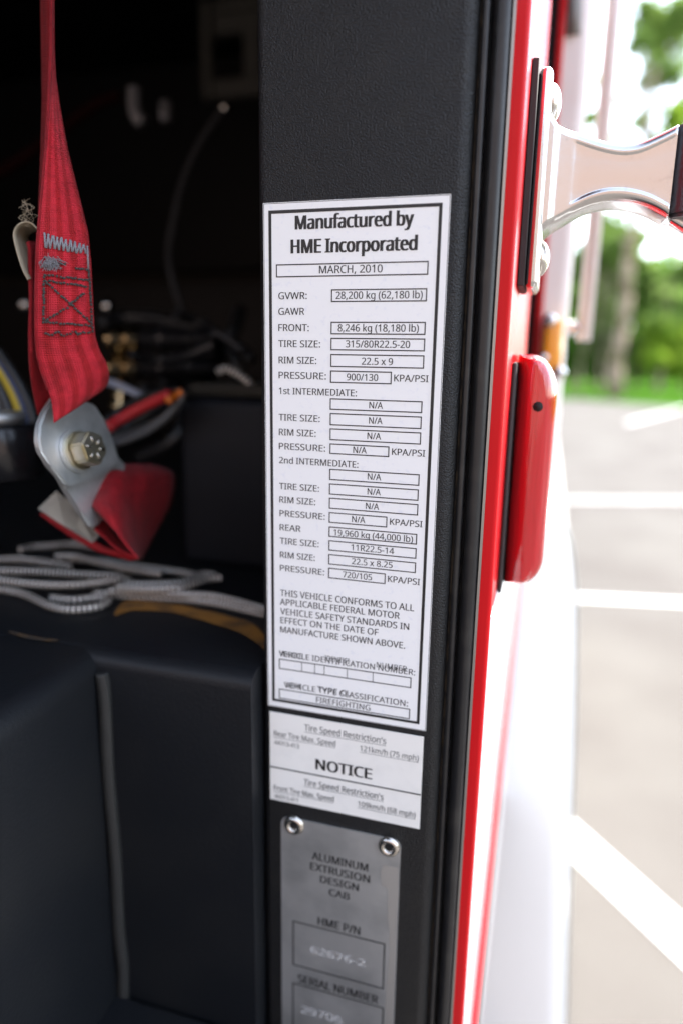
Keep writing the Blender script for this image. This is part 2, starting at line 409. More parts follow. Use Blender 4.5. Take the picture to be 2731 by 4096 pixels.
LOE = [(2178, 965), (2192, 945), (2215, 922), (2250, 902), (2300, 872), (2360, 842), (2420, 826), (2480, 824), (2540, 832), (2600, 849), (2660, 876), (2720, 906), (2780, 940)]
YA = YK + .026
ST = [(2178, .0225, 0), (2190, .0222, 0), (2204, .0216, 0), (2212, .0212, 0), (2220, .0186, 0), (2236, .0180, 0), (2250, .0174, 0), (2264, .0169, 0), (2272, .0166, 0), (2282, .0163, 0), (2290, .0160, .4), (2300, .0158, 1)] + \
     [(x, .0156, 1) for x in range(2330, 2671, 20)] + [(2676, .0156, .4), (2684, .0154, 0), (2694, .0120, 0), (2705, .006, 0), (2780, .006, 0)]
US = [(p.x, p.y) for p in smooth_path([(x, y, 0) for x, y in UPE], 8)]; LS = [(p.x, p.y) for p in smooth_path([(x, y, 0) for x, y in LOE], 8)]
rows = []
for (px_, ty, ins) in ST:
    a = hY(px_, interp(US, px_), YA); b = hY(px_, interp(LS, px_), YA)
    X = xb - .002 + (a.x - hY(2178, 470, YA).x)
    zc, hz = (a.z + b.z) / 2, (a.z - b.z) / 2
    row = []
    r = min(.0042, ty * .6)
    for (cy_, cz_, a0) in ((ty - r, hz - r, 0), (-(ty - r), hz - r, 90)):
        for k in range(6):
            q = math.radians(a0 + 90 * k / 5)
            row.append(Vector((X, YA + cy_ + r * math.cos(q), zc + cz_ + r * math.sin(q))))
    for (dz, dy) in ((.0046, 0), (.0054, .0001), (.0060, .0005), (.0066, .0006)):          # recessed front panel
        row.append(Vector((X, YA - ty + dy * ins, zc + hz - dz)))
    for (f_, dy) in ((.55, .00050), (.28, .00045), (0, .00043), (-.28, .00045), (-.55, .00050)):                        # slightly crowned
        row.append(Vector((X, YA - ty + dy * ins, zc + f_ * (hz - .0066))))
    for (dz, dy) in ((.0070, .0006), (.0063, .0005), (.0056, .0001), (.0048, 0)):
        row.append(Vector((X, YA - ty + dy * ins, zc - hz + dz)))
    for (cy_, cz_, a0) in ((-(ty - r), -(hz - r), 180), (ty - r, -(hz - r), 270)):
        for k in range(6):
            q = math.radians(a0 + 90 * k / 5)
            row.append(Vector((X, YA + cy_ + r * math.cos(q), zc + cz_ + r * math.sin(q))))
    rows.append(row)
verts = [p for r in rows for p in r]; k = len(rows[0]); faces = []
for i in range(len(rows) - 1):
    for j in range(k):
        a = i * k + j; b = i * k + (j + 1) % k
        faces.append((a, b, b + k, a + k))
faces.append(tuple(range(k))); faces.append(tuple(range((len(rows) - 1) * k, len(rows) * k))[::-1])
arm = obj('arm', verts, faces, M['chrome'], gh, True)
bm = bmesh.new(); bm.from_mesh(arm.data); bmesh.ops.recalc_face_normals(bm, faces=bm.faces); bm.to_mesh(arm.data); bm.free()
edge_smooth(arm, 60)
pc = hY(2800, 700, YA)
bm = bmesh.new()
zh, zl = hY(2700, 536, YA).z, hY(2700, 868, YA).z
bmesh.ops.create_cone(bm, cap_ends=True, segments=32, radius1=.0192, radius2=.0192, depth=zh - zl + .004, matrix=Matrix.Translation((pc.x, YA, (zh + zl) / 2)))
bmesh.ops.bevel(bm, geom=[e for e in bm.edges if len(e.link_faces) == 2 and any(len(f.verts) > 4 for f in e.link_faces)], offset=.002, segments=2, affect='EDGES')
o = bobj('clamp', bm, M['dark_reflection'], gh, True); edge_smooth(o)
tube('rail', [(pc.x + .012, YA, zl + .004), (pc.x + .012, YA, zh + .35)], .010, M['rubber'], gh, 20)

# red lamp housing
lh = bpy.data.objects.new('lamp_housing', None); COL.objects.link(lh); lh.parent = truck
PH = hX(2044, 1521, XE); YH = PH.y
gz1, gz0 = hY(2062, 1448, YH).z, hY(2008, 2368, YH).z
xg2 = hY(2064, 1521, YH).x
box('gasket', XE, xg2, YH - .004, YH + .10, gz0, gz1, M['gasket'], lh, .0015, 2)
hz1, hz0 = hY(2110, 1415, YH).z, hY(2070, 2352, YH).z
xr1 = hY(2224, 1640, YH).x
bm = bmesh.new()
prof = []
rt, rb = .017, .013
for (cx, cz, r, a0, a1) in ((xr1 - rt, hz1 - rt * 1.5, rt, 90, 0), (xr1 - rb, hz0 + rb * 1.4, rb, 0, -90)):
    for k in range(9):
        q = math.radians(lerp(a0, a1, k / 8)); sc = 1.5 if a0 == 90 else 1.4
        prof.append((cx + r * math.cos(q), cz + r * sc * math.sin(q)))
prof = [(xg2, hz1)] + prof + [(xg2, hz0)]
cx_, cz_ = xg2, (hz0 + hz1) / 2
layers = []
xm_, zm_ = (xg2 + xr1) / 2, (hz0 + hz1) / 2
for f in (.03, .2, .4, .6, .75, .87, .95, .985, 1.0):
    layers.append([bm.verts.new((xm_ + (x - xm_) * f, YH + .016 * (1 - math.sqrt(max(0, 1 - f * f)) ** .8), zm_ + (z - zm_) * (1 - .10 * (1 - f)))) for x, z in prof])
for (yy, f) in ((.05, 1.0), (.085, .985), (.098, .93), (.104, .8)):
    layers.append([bm.verts.new((cx_ + (x - cx_) * f, YH + yy, cz_ + (z - cz_) * (f * .35 + .65))) for x, z in prof])
n_ = len(prof)
for a, b in zip(layers, layers[1:]):
    for j in range(n_): bm.faces.new((a[j], a[(j + 1) % n_], b[(j + 1) % n_], b[j]))
bm.faces.new(layers[0]); bm.faces.new(layers[-1][::-1])
o = bobj('cover', bm, M['housing'], lh, True); edge_smooth(o, 50)
hp = hY(2150, 1626, YH)
tube('screw_hole', [(hp.x, YH - .0004, hp.z), (hp.x, YH + .006, hp.z)], .0030, M['hole'], lh, 14)

# rear body behind the gap, with its amber lamp, rail and fender
YB = 0.50
rb_ = bpy.data.objects.new('rear_body', None); COL.objects.link(rb_); rb_.parent = truck
xs = hY(2252, 1500, YB).x
ZLB = hY(2200, 2010, YB).z
box('body_panel', 0.0, xs, YB, 7.0, ZLB, 3.1, M['body_white'], rb_, .012, 3)
box('gap_shade', 0.0, hY(2137, 1300, YB - .006).x, YB - .006, YB - .001, ZLB, 3.0, M['black_panel'], rb_)  # black sheet put in for the shade inside the gap behind the cab
box('red_edge', hY(2138, 1300, YB - .006).x, hY(2166, 1300, YB - .006).x, YB - .006, YB - .001, ZLB, 3.0, M['red'], rb_, .002, 1)
a = hY(2176, 1268, YB - .02); b = hY(2240, 1500, YB - .02)
box('amber_lamp', a.x, b.x, YB - .022, YB - .001, b.z, a.z, M['amber'], rb_, .006, 3)
for (x, y, r) in ((2200, 1278, 30), (2172, 1432, 22), (2236, 1490, 30)):
    p = hY(x, y, YB - .028)
    bm = bmesh.new(); bmesh.ops.create_uvsphere(bm, u_segments=14, v_segments=10, radius=r / F0 * .75, matrix=Matrix.Translation((p.x, YB - .022, p.z)))
    bobj('chrome_stud', bm, M['chrome'], rb_, True)
gr = bpy.data.objects.new('grab_rail', None); COL.objects.link(gr); gr.parent = truck
pr_ = hY(2338, 1310, YB + .02)
z_hi = hY(2420, 330, YB + .02).z; z_lo = hY(2330, 1362, YB + .02).z
tube('rail_tube', [(pr_.x, YB + .02, z_lo), (pr_.x, YB + .02, z_hi + .5)], .0085, M['body_white'], gr, 16)
zs_ = hY(2290, 1312, YB + .02).z
tube('standoff', [(xs - .005, YB + .02, zs_), (pr_.x, YB + .02, zs_)], .008, M['chrome'], gr, 14)
tube('mirror_arm', [hY(2296, -200, YB), hY(2296, 60, YB), hY(2292, 140, YB)], .008, M['grey_metal'], gr, 14)
# fender: bulging white panel below the body
YF = 0.95
fpx = [(2150, 2062), (2205, 2075), (2240, 2105), (2262, 2150), (2276, 2220), (2286, 2320), (2291, 2450), (2290, 2700), (2284, 3000), (2274, 3300), (2262, 3700), (2254, 4050), (2248, 4300)]
rows = []
for q in smooth_path([(x, y, 0) for x, y in fpx], 3):
    p = hY(q.x, q.y, YF); xo = p.x
    rows.append([(0.10, YF - .04, p.z), (xo - .04, YF - .04, p.z), (xo - .014, YF - .034, p.z), (xo - .003, YF - .022, p.z), (xo, YF, p.z), (xo, YF + 3, p.z), (0.10, YF + 3, p.z)])
NR = len(rows)
verts = [p for r in rows for p in r]; k = 7; faces = []
for i in range(len(rows) - 1):
    for j in range(k):
        a = i * k + j; b = i * k + (j + 1) % k; faces.append((a, b, b + k, a + k))
faces.append(tuple(range(k))); faces.append(tuple(range((NR - 1) * k, NR * k))[::-1])
fd = obj('fender', verts, faces, M['stainless'], truck, True)
bm = bmesh.new(); bm.from_mesh(fd.data); bmesh.ops.recalc_face_normals(bm, faces=bm.faces); bm.to_mesh(fd.data); bm.free(); edge_smooth(fd, 60)
M['trim_gap_grey'] = mat('grey_trim_and_gap', (.30, .33, .33), .35, .6)
tube('edge_trim', [Vector((r_[4][0] + .001, YF - .003, r_[4][2])) for r_ in rows[3:]], .006, M['trim_gap_grey'], fd, 10)
box('gap_shade_strip', 0.0, xs - .012, YB + .03, 6.9, ZLB - .03, ZLB - .001, M['trim_gap_grey'], truck, .004, 2)  # grey strip whose colour stands for the dark gap between body and fender

# cab interior
yb = -0.015
zs = hY(700, 2660, yb).z
xl = hY(395, 2720, yb).x
zf = hY(470, 3960, yb).z
print('INTERIOR', yb, zs - GZ, xl, zf - GZ)
pr2 = [(1.2, zf - .05), (yb, zf - .05), (yb, zs - .011)] + [(yb + .011 - .011 * math.cos(math.radians(q)), zs - .011 + .011 * math.sin(math.radians(q))) for q in range(15, 91, 15)] + [(1.2, zs)]
n_ = len(pr2)
ec = obj('engine_cover', [(x, y, z) for x in (-1.4, -.0052) for y, z in pr2], [(i, (i + 1) % n_, (i + 1) % n_ + n_, i + n_) for i in range(n_)] + [tuple(range(n_))[::-1], tuple(range(n_, 2 * n_))], M['mould'], truck, True)
bm = bmesh.new(); bm.from_mesh(ec.data); bmesh.ops.recalc_face_normals(bm, faces=bm.faces); bm.to_mesh(ec.data); bm.free(); edge_smooth(ec, 40)
box('side_cover', -1.4, xl, -.75, yb + .03, zf - .05, zs - .001, M['mould'], truck, .016, 5)
seam = [hY(x, y, yb - .001) for x, y in ((392, 2690), (398, 2800), (415, 3100), (432, 3400), (447, 3700), (458, 3850), (470, 3960), (500, 4060))]
tube('sealant_bead', smooth_path([Vector((xl + .0036 + (.0012 if i % 2 else 0), yb - .001, p.z)) for i, p in enumerate(seam)], 6), .0046, M['caulk'], truck, 8)
box('cab_floor', -1.4, .10, -.75, yb - .001, zf - .06, zf, M['mould'], truck, .004, 1)
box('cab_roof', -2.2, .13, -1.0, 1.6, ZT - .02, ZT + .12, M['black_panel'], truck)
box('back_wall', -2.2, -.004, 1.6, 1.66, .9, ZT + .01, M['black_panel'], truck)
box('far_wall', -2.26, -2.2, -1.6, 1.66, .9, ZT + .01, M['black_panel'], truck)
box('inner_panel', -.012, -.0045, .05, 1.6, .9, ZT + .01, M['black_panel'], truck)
zl_ = hY(700, 1075, 1.0).z
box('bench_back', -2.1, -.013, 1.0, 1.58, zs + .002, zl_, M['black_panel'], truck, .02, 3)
box('bench_trim', -2.1, -.014, .988, .999, hY(700, 1110, .99).z, zl_ - .022, mat('dusty_trim', (.014, .011, .008), .8, 0, .05), truck, .003, 1)
# ochre dirt streak lying on the cover
upx = [(660, 490), (720, 432), (900, 440), (1100, 470), (1300, 520), (1440, 560), (1530, 660)]
lox = [(650, 520), (760, 488), (900, 492), (1050, 515), (1220, 566), (1380, 620), (1520, 720)]
tc = lambda q: (q[0] * .7015, 2100 + q[1] * .7015)
verts = []; faces = []
U = smooth_path([(x, y, 0) for x, y in upx], 5); L = smooth_path([(x, y, 0) for x, y in lox], 5)
for i, (p, q) in enumerate(zip(U, L)):
    for t in (0, .25, .5, .75, 1):
        w = noise.noise(Vector((i * .35, t * 3, 1))) * 6
        verts.append(hZ(*tc((lerp(p.x, q.x, t), lerp(p.y, q.y, t) + w)), zs + .0008))
for i in range(len(U) - 1):
    for j in range(4):
        a = i * 5 + j; faces.append((a, a + 1, a + 6, a + 5))
obj('dirt_streak', verts, faces, M['ochre'], truck)
v2 = [hZ(*tc(q), zs + .0008) for q in ((60, 600), (160, 628), (250, 645), (330, 652), (330, 664), (240, 662), (150, 648), (50, 615))]
obj('dirt_streak', v2, [tuple(range(8))], mat('faint_dirt', (.09, .045, .012), .9, var=(120, (.02, .015, .012), .4, .6)), truck)

# ------------------------------------------------------------------ lettering helpers
import os
FONT = None
try:
    FONT = bpy.data.fonts.load(os.path.join(bpy.utils.system_resource('DATAFILES'), 'fonts', 'NotoSansHebrew-Regular.woff2'))   # Blender's own bundled sans
except Exception as e:
    print('FONT', e)
def glyphs(s_):
    cu = bpy.data.curves.new('tmp', 'FONT'); cu.body = s_; cu.size = 1.0; cu.resolution_u = 4
    if FONT: cu.font = FONT
    to = bpy.data.objects.new('tmp_text', cu); COL.objects.link(to)
    dg = bpy.context.evaluated_depsgraph_get(); dg.update()
    me = bpy.data.meshes.new_from_object(to.evaluated_get(dg))
    vs = [v.co.copy() for v in me.vertices]; fs = [tuple(p.vertices) for p in me.polygons]
    bpy.data.objects.remove(to); bpy.data.curves.remove(cu); bpy.data.meshes.remove(me)
    return vs, fs
CAPH = max(v.y for v in glyphs('H')[0])
def text_obj(name, s, xl_, yb_, xr_, cap_px, mt, Y, parent, bold=0.0):
    """flat lettering; heavier weights are overlaid strokes a hair apart"""
    vs, fs = glyphs(s)
    P = hY(xl_, yb_, Y); cap = hY(xl_, yb_ - cap_px, Y).z - P.z
    X1 = x_at(xr_, Y, P.z)
    x0, x1 = min(v.x for v in vs), max(v.x for v in vs)
    sz = cap / CAPH; bw = bold * cap
    sx = (X1 - P.x - bw) / (x1 - x0)
    n = max(1, int(round(bold / .035)) + 1) if bold else 1
    V_, F_ = [], []
    for k in range(n):
        o_ = len(V_); dx = bw * (k / (n - 1)) if n > 1 else 0
        V_ += [(P.x + (v.x - x0) * sx + dx, Y - k * 6e-6, P.z + v.y * sz) for v in vs]
        F_ += [tuple(i + o_ for i in f) for f in fs]
    return obj(name, V_, F_, mt, parent)
def rect_frame(name, x0, x1, z0, z1, t, mt, Y, parent):
    v = [(x0, Y, z0), (x1, Y, z0), (x1, Y, z1), (x0, Y, z1), (x0 + t, Y, z0 + t), (x1 - t, Y, z0 + t), (x1 - t, Y, z1 - t), (x0 + t, Y, z1 - t)]
    return obj(name, v, [(0, 1, 5, 4), (1, 2, 6, 5), (2, 3, 7, 6), (3, 0, 4, 7)], mt, parent)
def field(tl, tr, bl, t, Y, parent, mt=None):
    a = hY(*tl, Y); b = hY(*tr, Y); c = hY(*bl, Y)
    x1 = x_at(tr[0], Y, a.z)
    return rect_frame('field_box', a.x, x1, c.z, a.z, t, mt or M['ink'], Y, parent)
def bar(name, x0, x1, z0, z1, Y, mt, parent):
    return obj(name, [(x0, Y, z0), (x1, Y, z0), (x1, Y, z1), (x0, Y, z1)], [(0, 1, 2, 3)], mt, parent)
Z_ = 900 / 1568
def zm(oy, sc=Z_):
    return lambda x, y: (1000 + x * sc, oy + y * sc)

# ------------------------------------------------------------------ large white label
cl = thing('certification_label', 'tall white printed manufacturer label with thick black border on the black door pillar', 'label')
lab_y = -.0004; ink_y = -.00055
LW, LH = .1016, .2996
sheet_v = []
box('sheet', 0, LW, lab_y, 0.0002, GZ - LH, GZ, M['sticker'], cl)
rect_frame('edge_line', .0003, LW - .0002, GZ - LH + .0002, GZ - .0003, .0003, M['ink_soft'], lab_y - .00005, cl)
a6 = zm(700); a7 = zm(1450); a8 = zm(2200)
btl = hY(*a6(129, 246), ink_y); btr = hY(*a6(1340, 192), ink_y); bbl = hY(*a8(165, 1052), ink_y)
rect_frame('border', btl.x, btr.x, bbl.z, btl.z, .0017, M['ink'], ink_y, cl)
T = lambda s, z, xl_, yb_, xr_, cap, nm='printed_text', par=None, bold=.03: text_obj(nm, s, *z(xl_, yb_), z(xr_, 0)[0], cap * Z_, M['ink'], ink_y, par or cl, bold)
T('Manufactured by', a6, 313, 378, 1140, 96, 'heading', None, .13)
T('HME Incorporated', a6, 284, 545, 1165, 96, 'heading', None, .13)
def FB(z, tl, tr, bl, s, xl_, yb_, xr_, cap):
    f = field(z(*tl), z(*tr), z(*bl), .0006, ink_y, cl)
    T(s, z, xl_, yb_, xr_, cap, 'field_text', f)
FB(a6, (182, 621), (1243, 597), (186, 712), 'MARCH, 2010', 482, 684, 921, 53)
FB(a6, (566, 795), (1233, 789), (566, 884), '28,200 kg (62,180 lb)', 598, 862, 1200, 50)
FB(a6, (563, 1021), (1223, 1022), (563, 1109), '8,246 kg (18,180 lb)', 612, 1088, 1173, 49)
FB(a6, (562, 1133), (1219, 1139), (562, 1220), '315/80R22.5-20', 665, 1199, 1112, 48)
FB(a6, (561, 1246), (1213, 1256), (561, 1336), '22.5 x 9', 776, 1320, 993, 48)
FB(a7, (559, 54), (986, 64), (559, 140), '900/130', 672, 122, 890, 46)
FB(a7, (557, 248), (1200, 267), (557, 328), 'N/A', 828, 318, 923, 45)
FB(a7, (557, 351), (1195, 376), (556, 436), 'N/A', 826, 425, 920, 45)
FB(a7, (556, 458), (1191, 487), (555, 540), 'N/A', 815, 532, 910, 45)
FB(a7, (555, 563), (969, 584), (554, 636), 'N/A', 717, 629, 810, 44)
FB(a7, (554, 740), (1180, 776), (553, 818), 'N/A', 817, 815, 911, 44)
FB(a7, (552, 842), (1174, 883), (551, 919), 'N/A', 816, 919, 908, 43)
FB(a7, (551, 941), (1171, 986), (550, 1018), 'N/A', 804, 1020, 896, 43)
FB(a7, (550, 1042), (955, 1073), (549, 1116), 'N/A', 708, 1112, 800, 43)
FB(a7, (549, 1142), (1163, 1190), (548, 1214), '19,960 kg (44,000 lb)', 583, 1204, 1132, 42)
FB(a7, (548, 1238), (1159, 1290), (547, 1310), '11R22.5-14', 703, 1308, 1001, 42)
FB(a8, (547, 28), (1155, 84), (546, 100), '22.5 x 8.25', 707, 98, 990, 41)
FB(a8, (546, 123), (943, 162), (545, 196), '720/105', 645, 190, 847, 41)
for s, z, x, y, xr, c in (('GVWR:', a6, 199, 864, 397, 48), ('GAWR', a6, 199, 973, 380, 48), ('FRONT:', a6, 199, 1086, 411, 48), ('TIRE SIZE:', a6, 199, 1197, 490, 47),
        ('RIM SIZE:', a6, 201, 1311, 463, 47), ('PRESSURE:', a7, 201, 109, 530, 46), ('KPA/PSI', a7, 1001, 130, 1240, 47), ('1st INTERMEDIATE:', a7, 202, 218, 742, 45),
        ('TIRE SIZE:', a7, 201, 402, 487, 45), ('RIM SIZE:', a7, 203, 505, 459, 45), ('PRESSURE:', a7, 203, 603, 525, 44), ('KPA/PSI', a7, 986, 643, 1217, 45), ('2nd INTERMEDIATE:', a7, 204, 700, 752, 43),
        ('TIRE SIZE:', a7, 204, 881, 482, 43), ('RIM SIZE:', a7, 206, 975, 456, 43), ('PRESSURE:', a7, 207, 1070, 522, 42), ('KPA/PSI', a7, 972, 1130, 1198, 43), ('REAR', a7, 208, 1168, 354, 42),
        ('TIRE SIZE:', a7, 209, 1262, 480, 42), ('RIM SIZE:', a8, 210, 52, 453, 41), ('PRESSURE:', a8, 210, 144, 518, 41), ('KPA/PSI', a8, 958, 222, 1181, 43),
        ('THIS VEHICLE CONFORMS TO ALL', a8, 211, 319, 1140, 44), ('APPLICABLE FEDERAL MOTOR', a8, 210, 381, 1040, 43), ('VEHICLE SAFETY STANDARDS IN', a8, 212, 447, 1105, 43),
        ('EFFECT ON THE DATE OF', a8, 213, 509, 892, 42), ('MANUFACTURE SHOWN ABOVE.', a8, 212, 574, 1078, 42),
        ('VEHICLE IDENTIFICATION NUMBER:', a8, 202, 740, 1147, 38), ('VEHICLE TYPE CLASSIFICATION:', a8, 238, 958, 1097, 38)):
    T(s, z, x, y, xr, c)
for s_, x, y, xr in (('VEHICLE', 206, 737, 360), ('IDENTIFI', 520, 771, 690), ('NUMBER', 880, 818, 1090), ('TYPE CL', 470, 985, 700), ('VEH', 252, 955, 350)):
    text_obj('smudged_print', s_, *a8(x, y), a8(xr, 0)[0], 36 * Z_, M['ink_soft'], ink_y - .00002, cl, .02)
vb = field(a8(203, 757), a8(1123, 886), a8(203, 828), .0006, ink_y, cl)
zv0, zv1 = hY(*a8(203, 828), ink_y).z, hY(*a8(203, 757), ink_y).z
for x in (362, 452, 518, 675, 855):
    X = x_at(a8(x, 0)[0], ink_y, (zv0 + zv1) / 2); bar('divider', X - .0002, X + .0002, zv0, zv1, ink_y - .00003, M['ink'], vb)
FB(a8, (203, 966), (1113, 1105), (203, 1035), 'FIREFIGHTING', 462, 1062, 836, 38)

# ------------------------------------------------------------------ tyre speed notice
nl = thing('notice_label', 'small white tire speed NOTICE sticker below the tall label and above the metal plate', 'label')
a9 = zm(2800)
n_tl = hY(*a9(135, 83)); n_bl = hY(*a9(147, 690)); n_tr = hY(*a9(1208, 252)); n_br = hY(*a9(1180, 900))
nx0, nx1 = (n_tl.x + n_bl.x) / 2, (n_tr.x + n_br.x) / 2; nz1, nz0 = (n_tl.z + n_tr.z) / 2, (n_bl.z + n_br.z) / 2
zsplit = hY(*a9(140, 330)).z
box('lower_sheet', nx0, nx1, -.0003, .0002, nz0, nz1, M['paper'], nl)
box('upper_sheet', nx0 + .0002, nx1 - .0003, -.00045, -.0003, zsplit, nz1 - .0001, M['paper'], nl)
N = lambda s, x, y, xr, cap, bold=.0, nm='printed_text', mt=None: text_obj(nm, s, *a9(x, y), a9(xr, 0)[0], cap * Z_, mt or M['ink_soft'], -.0006, nl, bold)
def under(o, dz=.0009):
    xs_ = [v.co.x for v in o.data.vertices]; base = o['base']
    bar('underline', min(xs_), max(xs_), base - dz - .00028, base - dz, -.0006, M['ink_soft'], o)
for s, x, y, xr, cap, u in (("Tire Speed Restriction's", 380, 213, 945, 43, 1), ('Rear Tire Max. Speed', 168, 250, 595, 37, 1), ('44313-413', 172, 310, 342, 30, 0), ('121km/h (75 mph)', 765, 355, 1172, 37, 1),
        ("Tire Speed Restriction's", 376, 592, 928, 41, 1), ('Front Tire Max. Speed', 168, 628, 585, 35, 1), ('44313-411', 175, 685, 335, 29, 0), ('109km/h (68 mph)', 750, 743, 1150, 37, 1)):
    o = N(s, x, y, xr, cap, .02); o['base'] = hY(*a9(x, y), -.0006).z
    if u: under(o)
N('NOTICE', 457, 483, 848, 72, .10, 'heading', M['ink'])
lz = hY(*a9(142, 460), -.0006).z
bar('rule', nx0 + .0002, nx1 - .0002, lz - .0009, lz, -.0006, M['ink'], nl)

# ------------------------------------------------------------------ riveted nameplate
npl = thing('nameplate', 'scratched bare metal nameplate riveted to the pillar, lettered ALUMINUM EXTRUSION DESIGN CAB', 'nameplate')
a10 = zm(3300)
px0 = hY(*a10(220, 60)).x; px1 = hY(*a10(1045, 250)).x
pz1 = hY(*a9(400, 842)).z; pz0 = pz1 - .215
pts = []
r = .0055
for (cx, cz, a0) in ((px1 - r, pz1 - r, 0), (px0 + r, pz1 - r, 90), (px0 + r, pz0 + r, 180), (px1 - r, pz0 + r, 270)):
    for k in range(7):
        q = math.radians(a0 + 15 * k); pts.append(Vector((cx + r * math.cos(q), -.0009, cz + r * math.sin(q))))
bm = bmesh.new(); prism(bm, pts, Vector((0, -1, 0)), .0009); bobj('plate', bm, M['plate'], npl)
for (z, x, y) in ((a9, 303, 880), (a10, 963, 160)):
    c = hY(*z(x, y), -.002)
    bm = bmesh.new(); prof_ = [(.0024, -.0008), (.0027, .0010), (.0040, .0026), (.0056, .0022), (.0068, .0008), (.0070, 0)]
    rings = [[bm.verts.new((c.x + rr * math.cos(6.2832 * j / 28), -.0009 - hh, c.z + rr * math.sin(6.2832 * j / 28))) for j in range(28)] for rr, hh in prof_]
    for A, B in zip(rings, rings[1:]):
        for j in range(28): bm.faces.new((A[j], A[(j + 1) % 28], B[(j + 1) % 28], B[j]))
    rv = bobj('rivet', bm, M['rivet'], npl, True)
    tube('rivet_hole', [(c.x, -.0011, c.z), (c.x, -.0004, c.z)], .0027, M['hole'], rv, 16)
P_ = lambda s, x, y, xr, cap, bold=.07, nm='printed_text', mt=None, par=None: text_obj(nm, s, *a10(x, y), a10(xr, 0)[0], cap * Z_, mt or M['ink'], -.00105, par or npl, bold)
P_('ALUMINUM', 432, 240, 820, 52); P_('EXTRUSION', 420, 312, 833, 50); P_('DESIGN', 490, 402, 755, 48); P_('CAB', 550, 492, 692, 46)
P_('HME P/N', 473, 697, 765, 55)
f1 = field(a10(298, 668), a10(940, 845), a10(300, 978), .0009, -.00105, npl)
P_('62676-2', 420, 893, 800, 48, .07, 'stamped_number', M['stamp'], f1)
P_('SERIAL NUMBER', 335, 1097, 890, 55)
f2 = field(a10(297, 1100), a10(930, 1300), a10(300, 1425), .0009, -.00105, npl)
P_('29706', 355, 1310, 640, 52, .07, 'stamped_number', M['stamp'], f2)
fe = [hY(*a10(x, y), -.00095) for x, y in ((925, 280), (908, 340), (915, 420), (962, 450), (958, 560), (955, 640), (966, 720), (968, 900), (958, 1000), (950, 1100), (942, 1250), (936, 1400), (940, 1700))]
verts = []; faces = []
for i, p in enumerate(fe): verts += [Vector((p.x, -.00098, p.z)), Vector((px1 - .0008, -.00098, p.z))]
for i in range(len(fe) - 1): faces.append((2 * i, 2 * i + 1, 2 * i + 3, 2 * i + 2))
obj('film_strip', verts, faces, M['film'], npl)

# ------------------------------------------------------------------ seat belt with its anchor
sb = thing('seat_belt', 'red webbing seat belt strap with grey stitching, bolted to a zinc anchor plate', 'seat belt')
EL = [(-80, 207), (0, 205), (200, 203), (400, 195), (600, 183), (750, 170), (900, 156), (1000, 148), (1200, 143), (1340, 144), (1420, 150), (1480, 165), (1540, 188), (1600, 205), (1650, 212), (1692, 214)]
ER = [(-80, 213), (0, 213), (200, 214), (300, 219), (420, 236), (600, 268), (800, 318), (930, 350), (1050, 362), (1250, 372), (1340, 378), (1400, 396), (1450, 424), (1500, 434), (1550, 434), (1600, 428), (1650, 410), (1692, 380)]
DL = [(-80, .392), (600, .392), (1000, .396), (1300, .405), (1500, .418), (1692, .425)]
DR = [(-80, .402), (600, .405), (1000, .410), (1300, .418), (1500, .432), (1692, .445)]
def lowslope(y): return max(0.0, (y - 1450) / 242.0)
def web_pt(u, y, off=0.0):
    x = lerp(interp(EL, y), interp(ER, y), u)
    yy = y - u * 115 * lowslope(y) ** 1.2
    dd = lerp(interp(DL, y), interp(DR, y), u) - .004 * math.sin(math.pi * u) * min(1, max(0, y) / 900)
    return hD(x, yy, dd - off)
rows = []; uvs = []
for i in range(121):
    y = lerp(-80, 1692, i / 120)
    rows.append([web_pt(j / 12, y) for j in range(13)]); uvs += [(j / 12, y * .000145) for j in range(13)]
grid_sheet('webbing', rows, M['web'], sb, .0016, uvs)
# braided selvedge down the near edge
tube('selvedge', [web_pt(0.0, lerp(-80, 1560, i / 80)) for i in range(81)], .0011, M['web_plain'], sb, 8)
rows = []; uvs = []
for i in range(41):                                     # the darker ply turned away beside it
    y = lerp(-80, 860, i / 40)
    l = interp([(-80, 161), (0, 163), (400, 170), (600, 165), (780, 158), (860, 156)], y); r_ = interp(EL, y) - 1
    rows.append([hD(lerp(l, r_, j / 4), y, lerp(.420, .396, j / 4)) for j in range(5)]); uvs += [(j / 4 * .4, y * .000145) for j in range(5)]
grid_sheet('back_ply', rows, M['web_plain'], sb, .0012, uvs)
rows = []; uvs = []
for i in range(41):                                     # folded end behind the stitched lap
    y = lerp(966, 1660, i / 40)
    l = interp([(966, 108), (990, 117), (1200, 122), (1350, 118), (1450, 118), (1550, 128), (1660, 150)], y); r_ = interp([(966, 150), (1340, 150), (1500, 180), (1600, 215), (1660, 222)], y)
    rows.append([hD(lerp(l, r_, j / 5), y, lerp(.412, .420, j / 5) + (.0 if y < 1400 else (y - 1400) * .00012)) for j in range(6)]); uvs += [(j / 5 * .4, y * .000145) for j in range(6)]
grid_sheet('back_webbing', rows, M['web_plain'], sb, .0022, uvs)
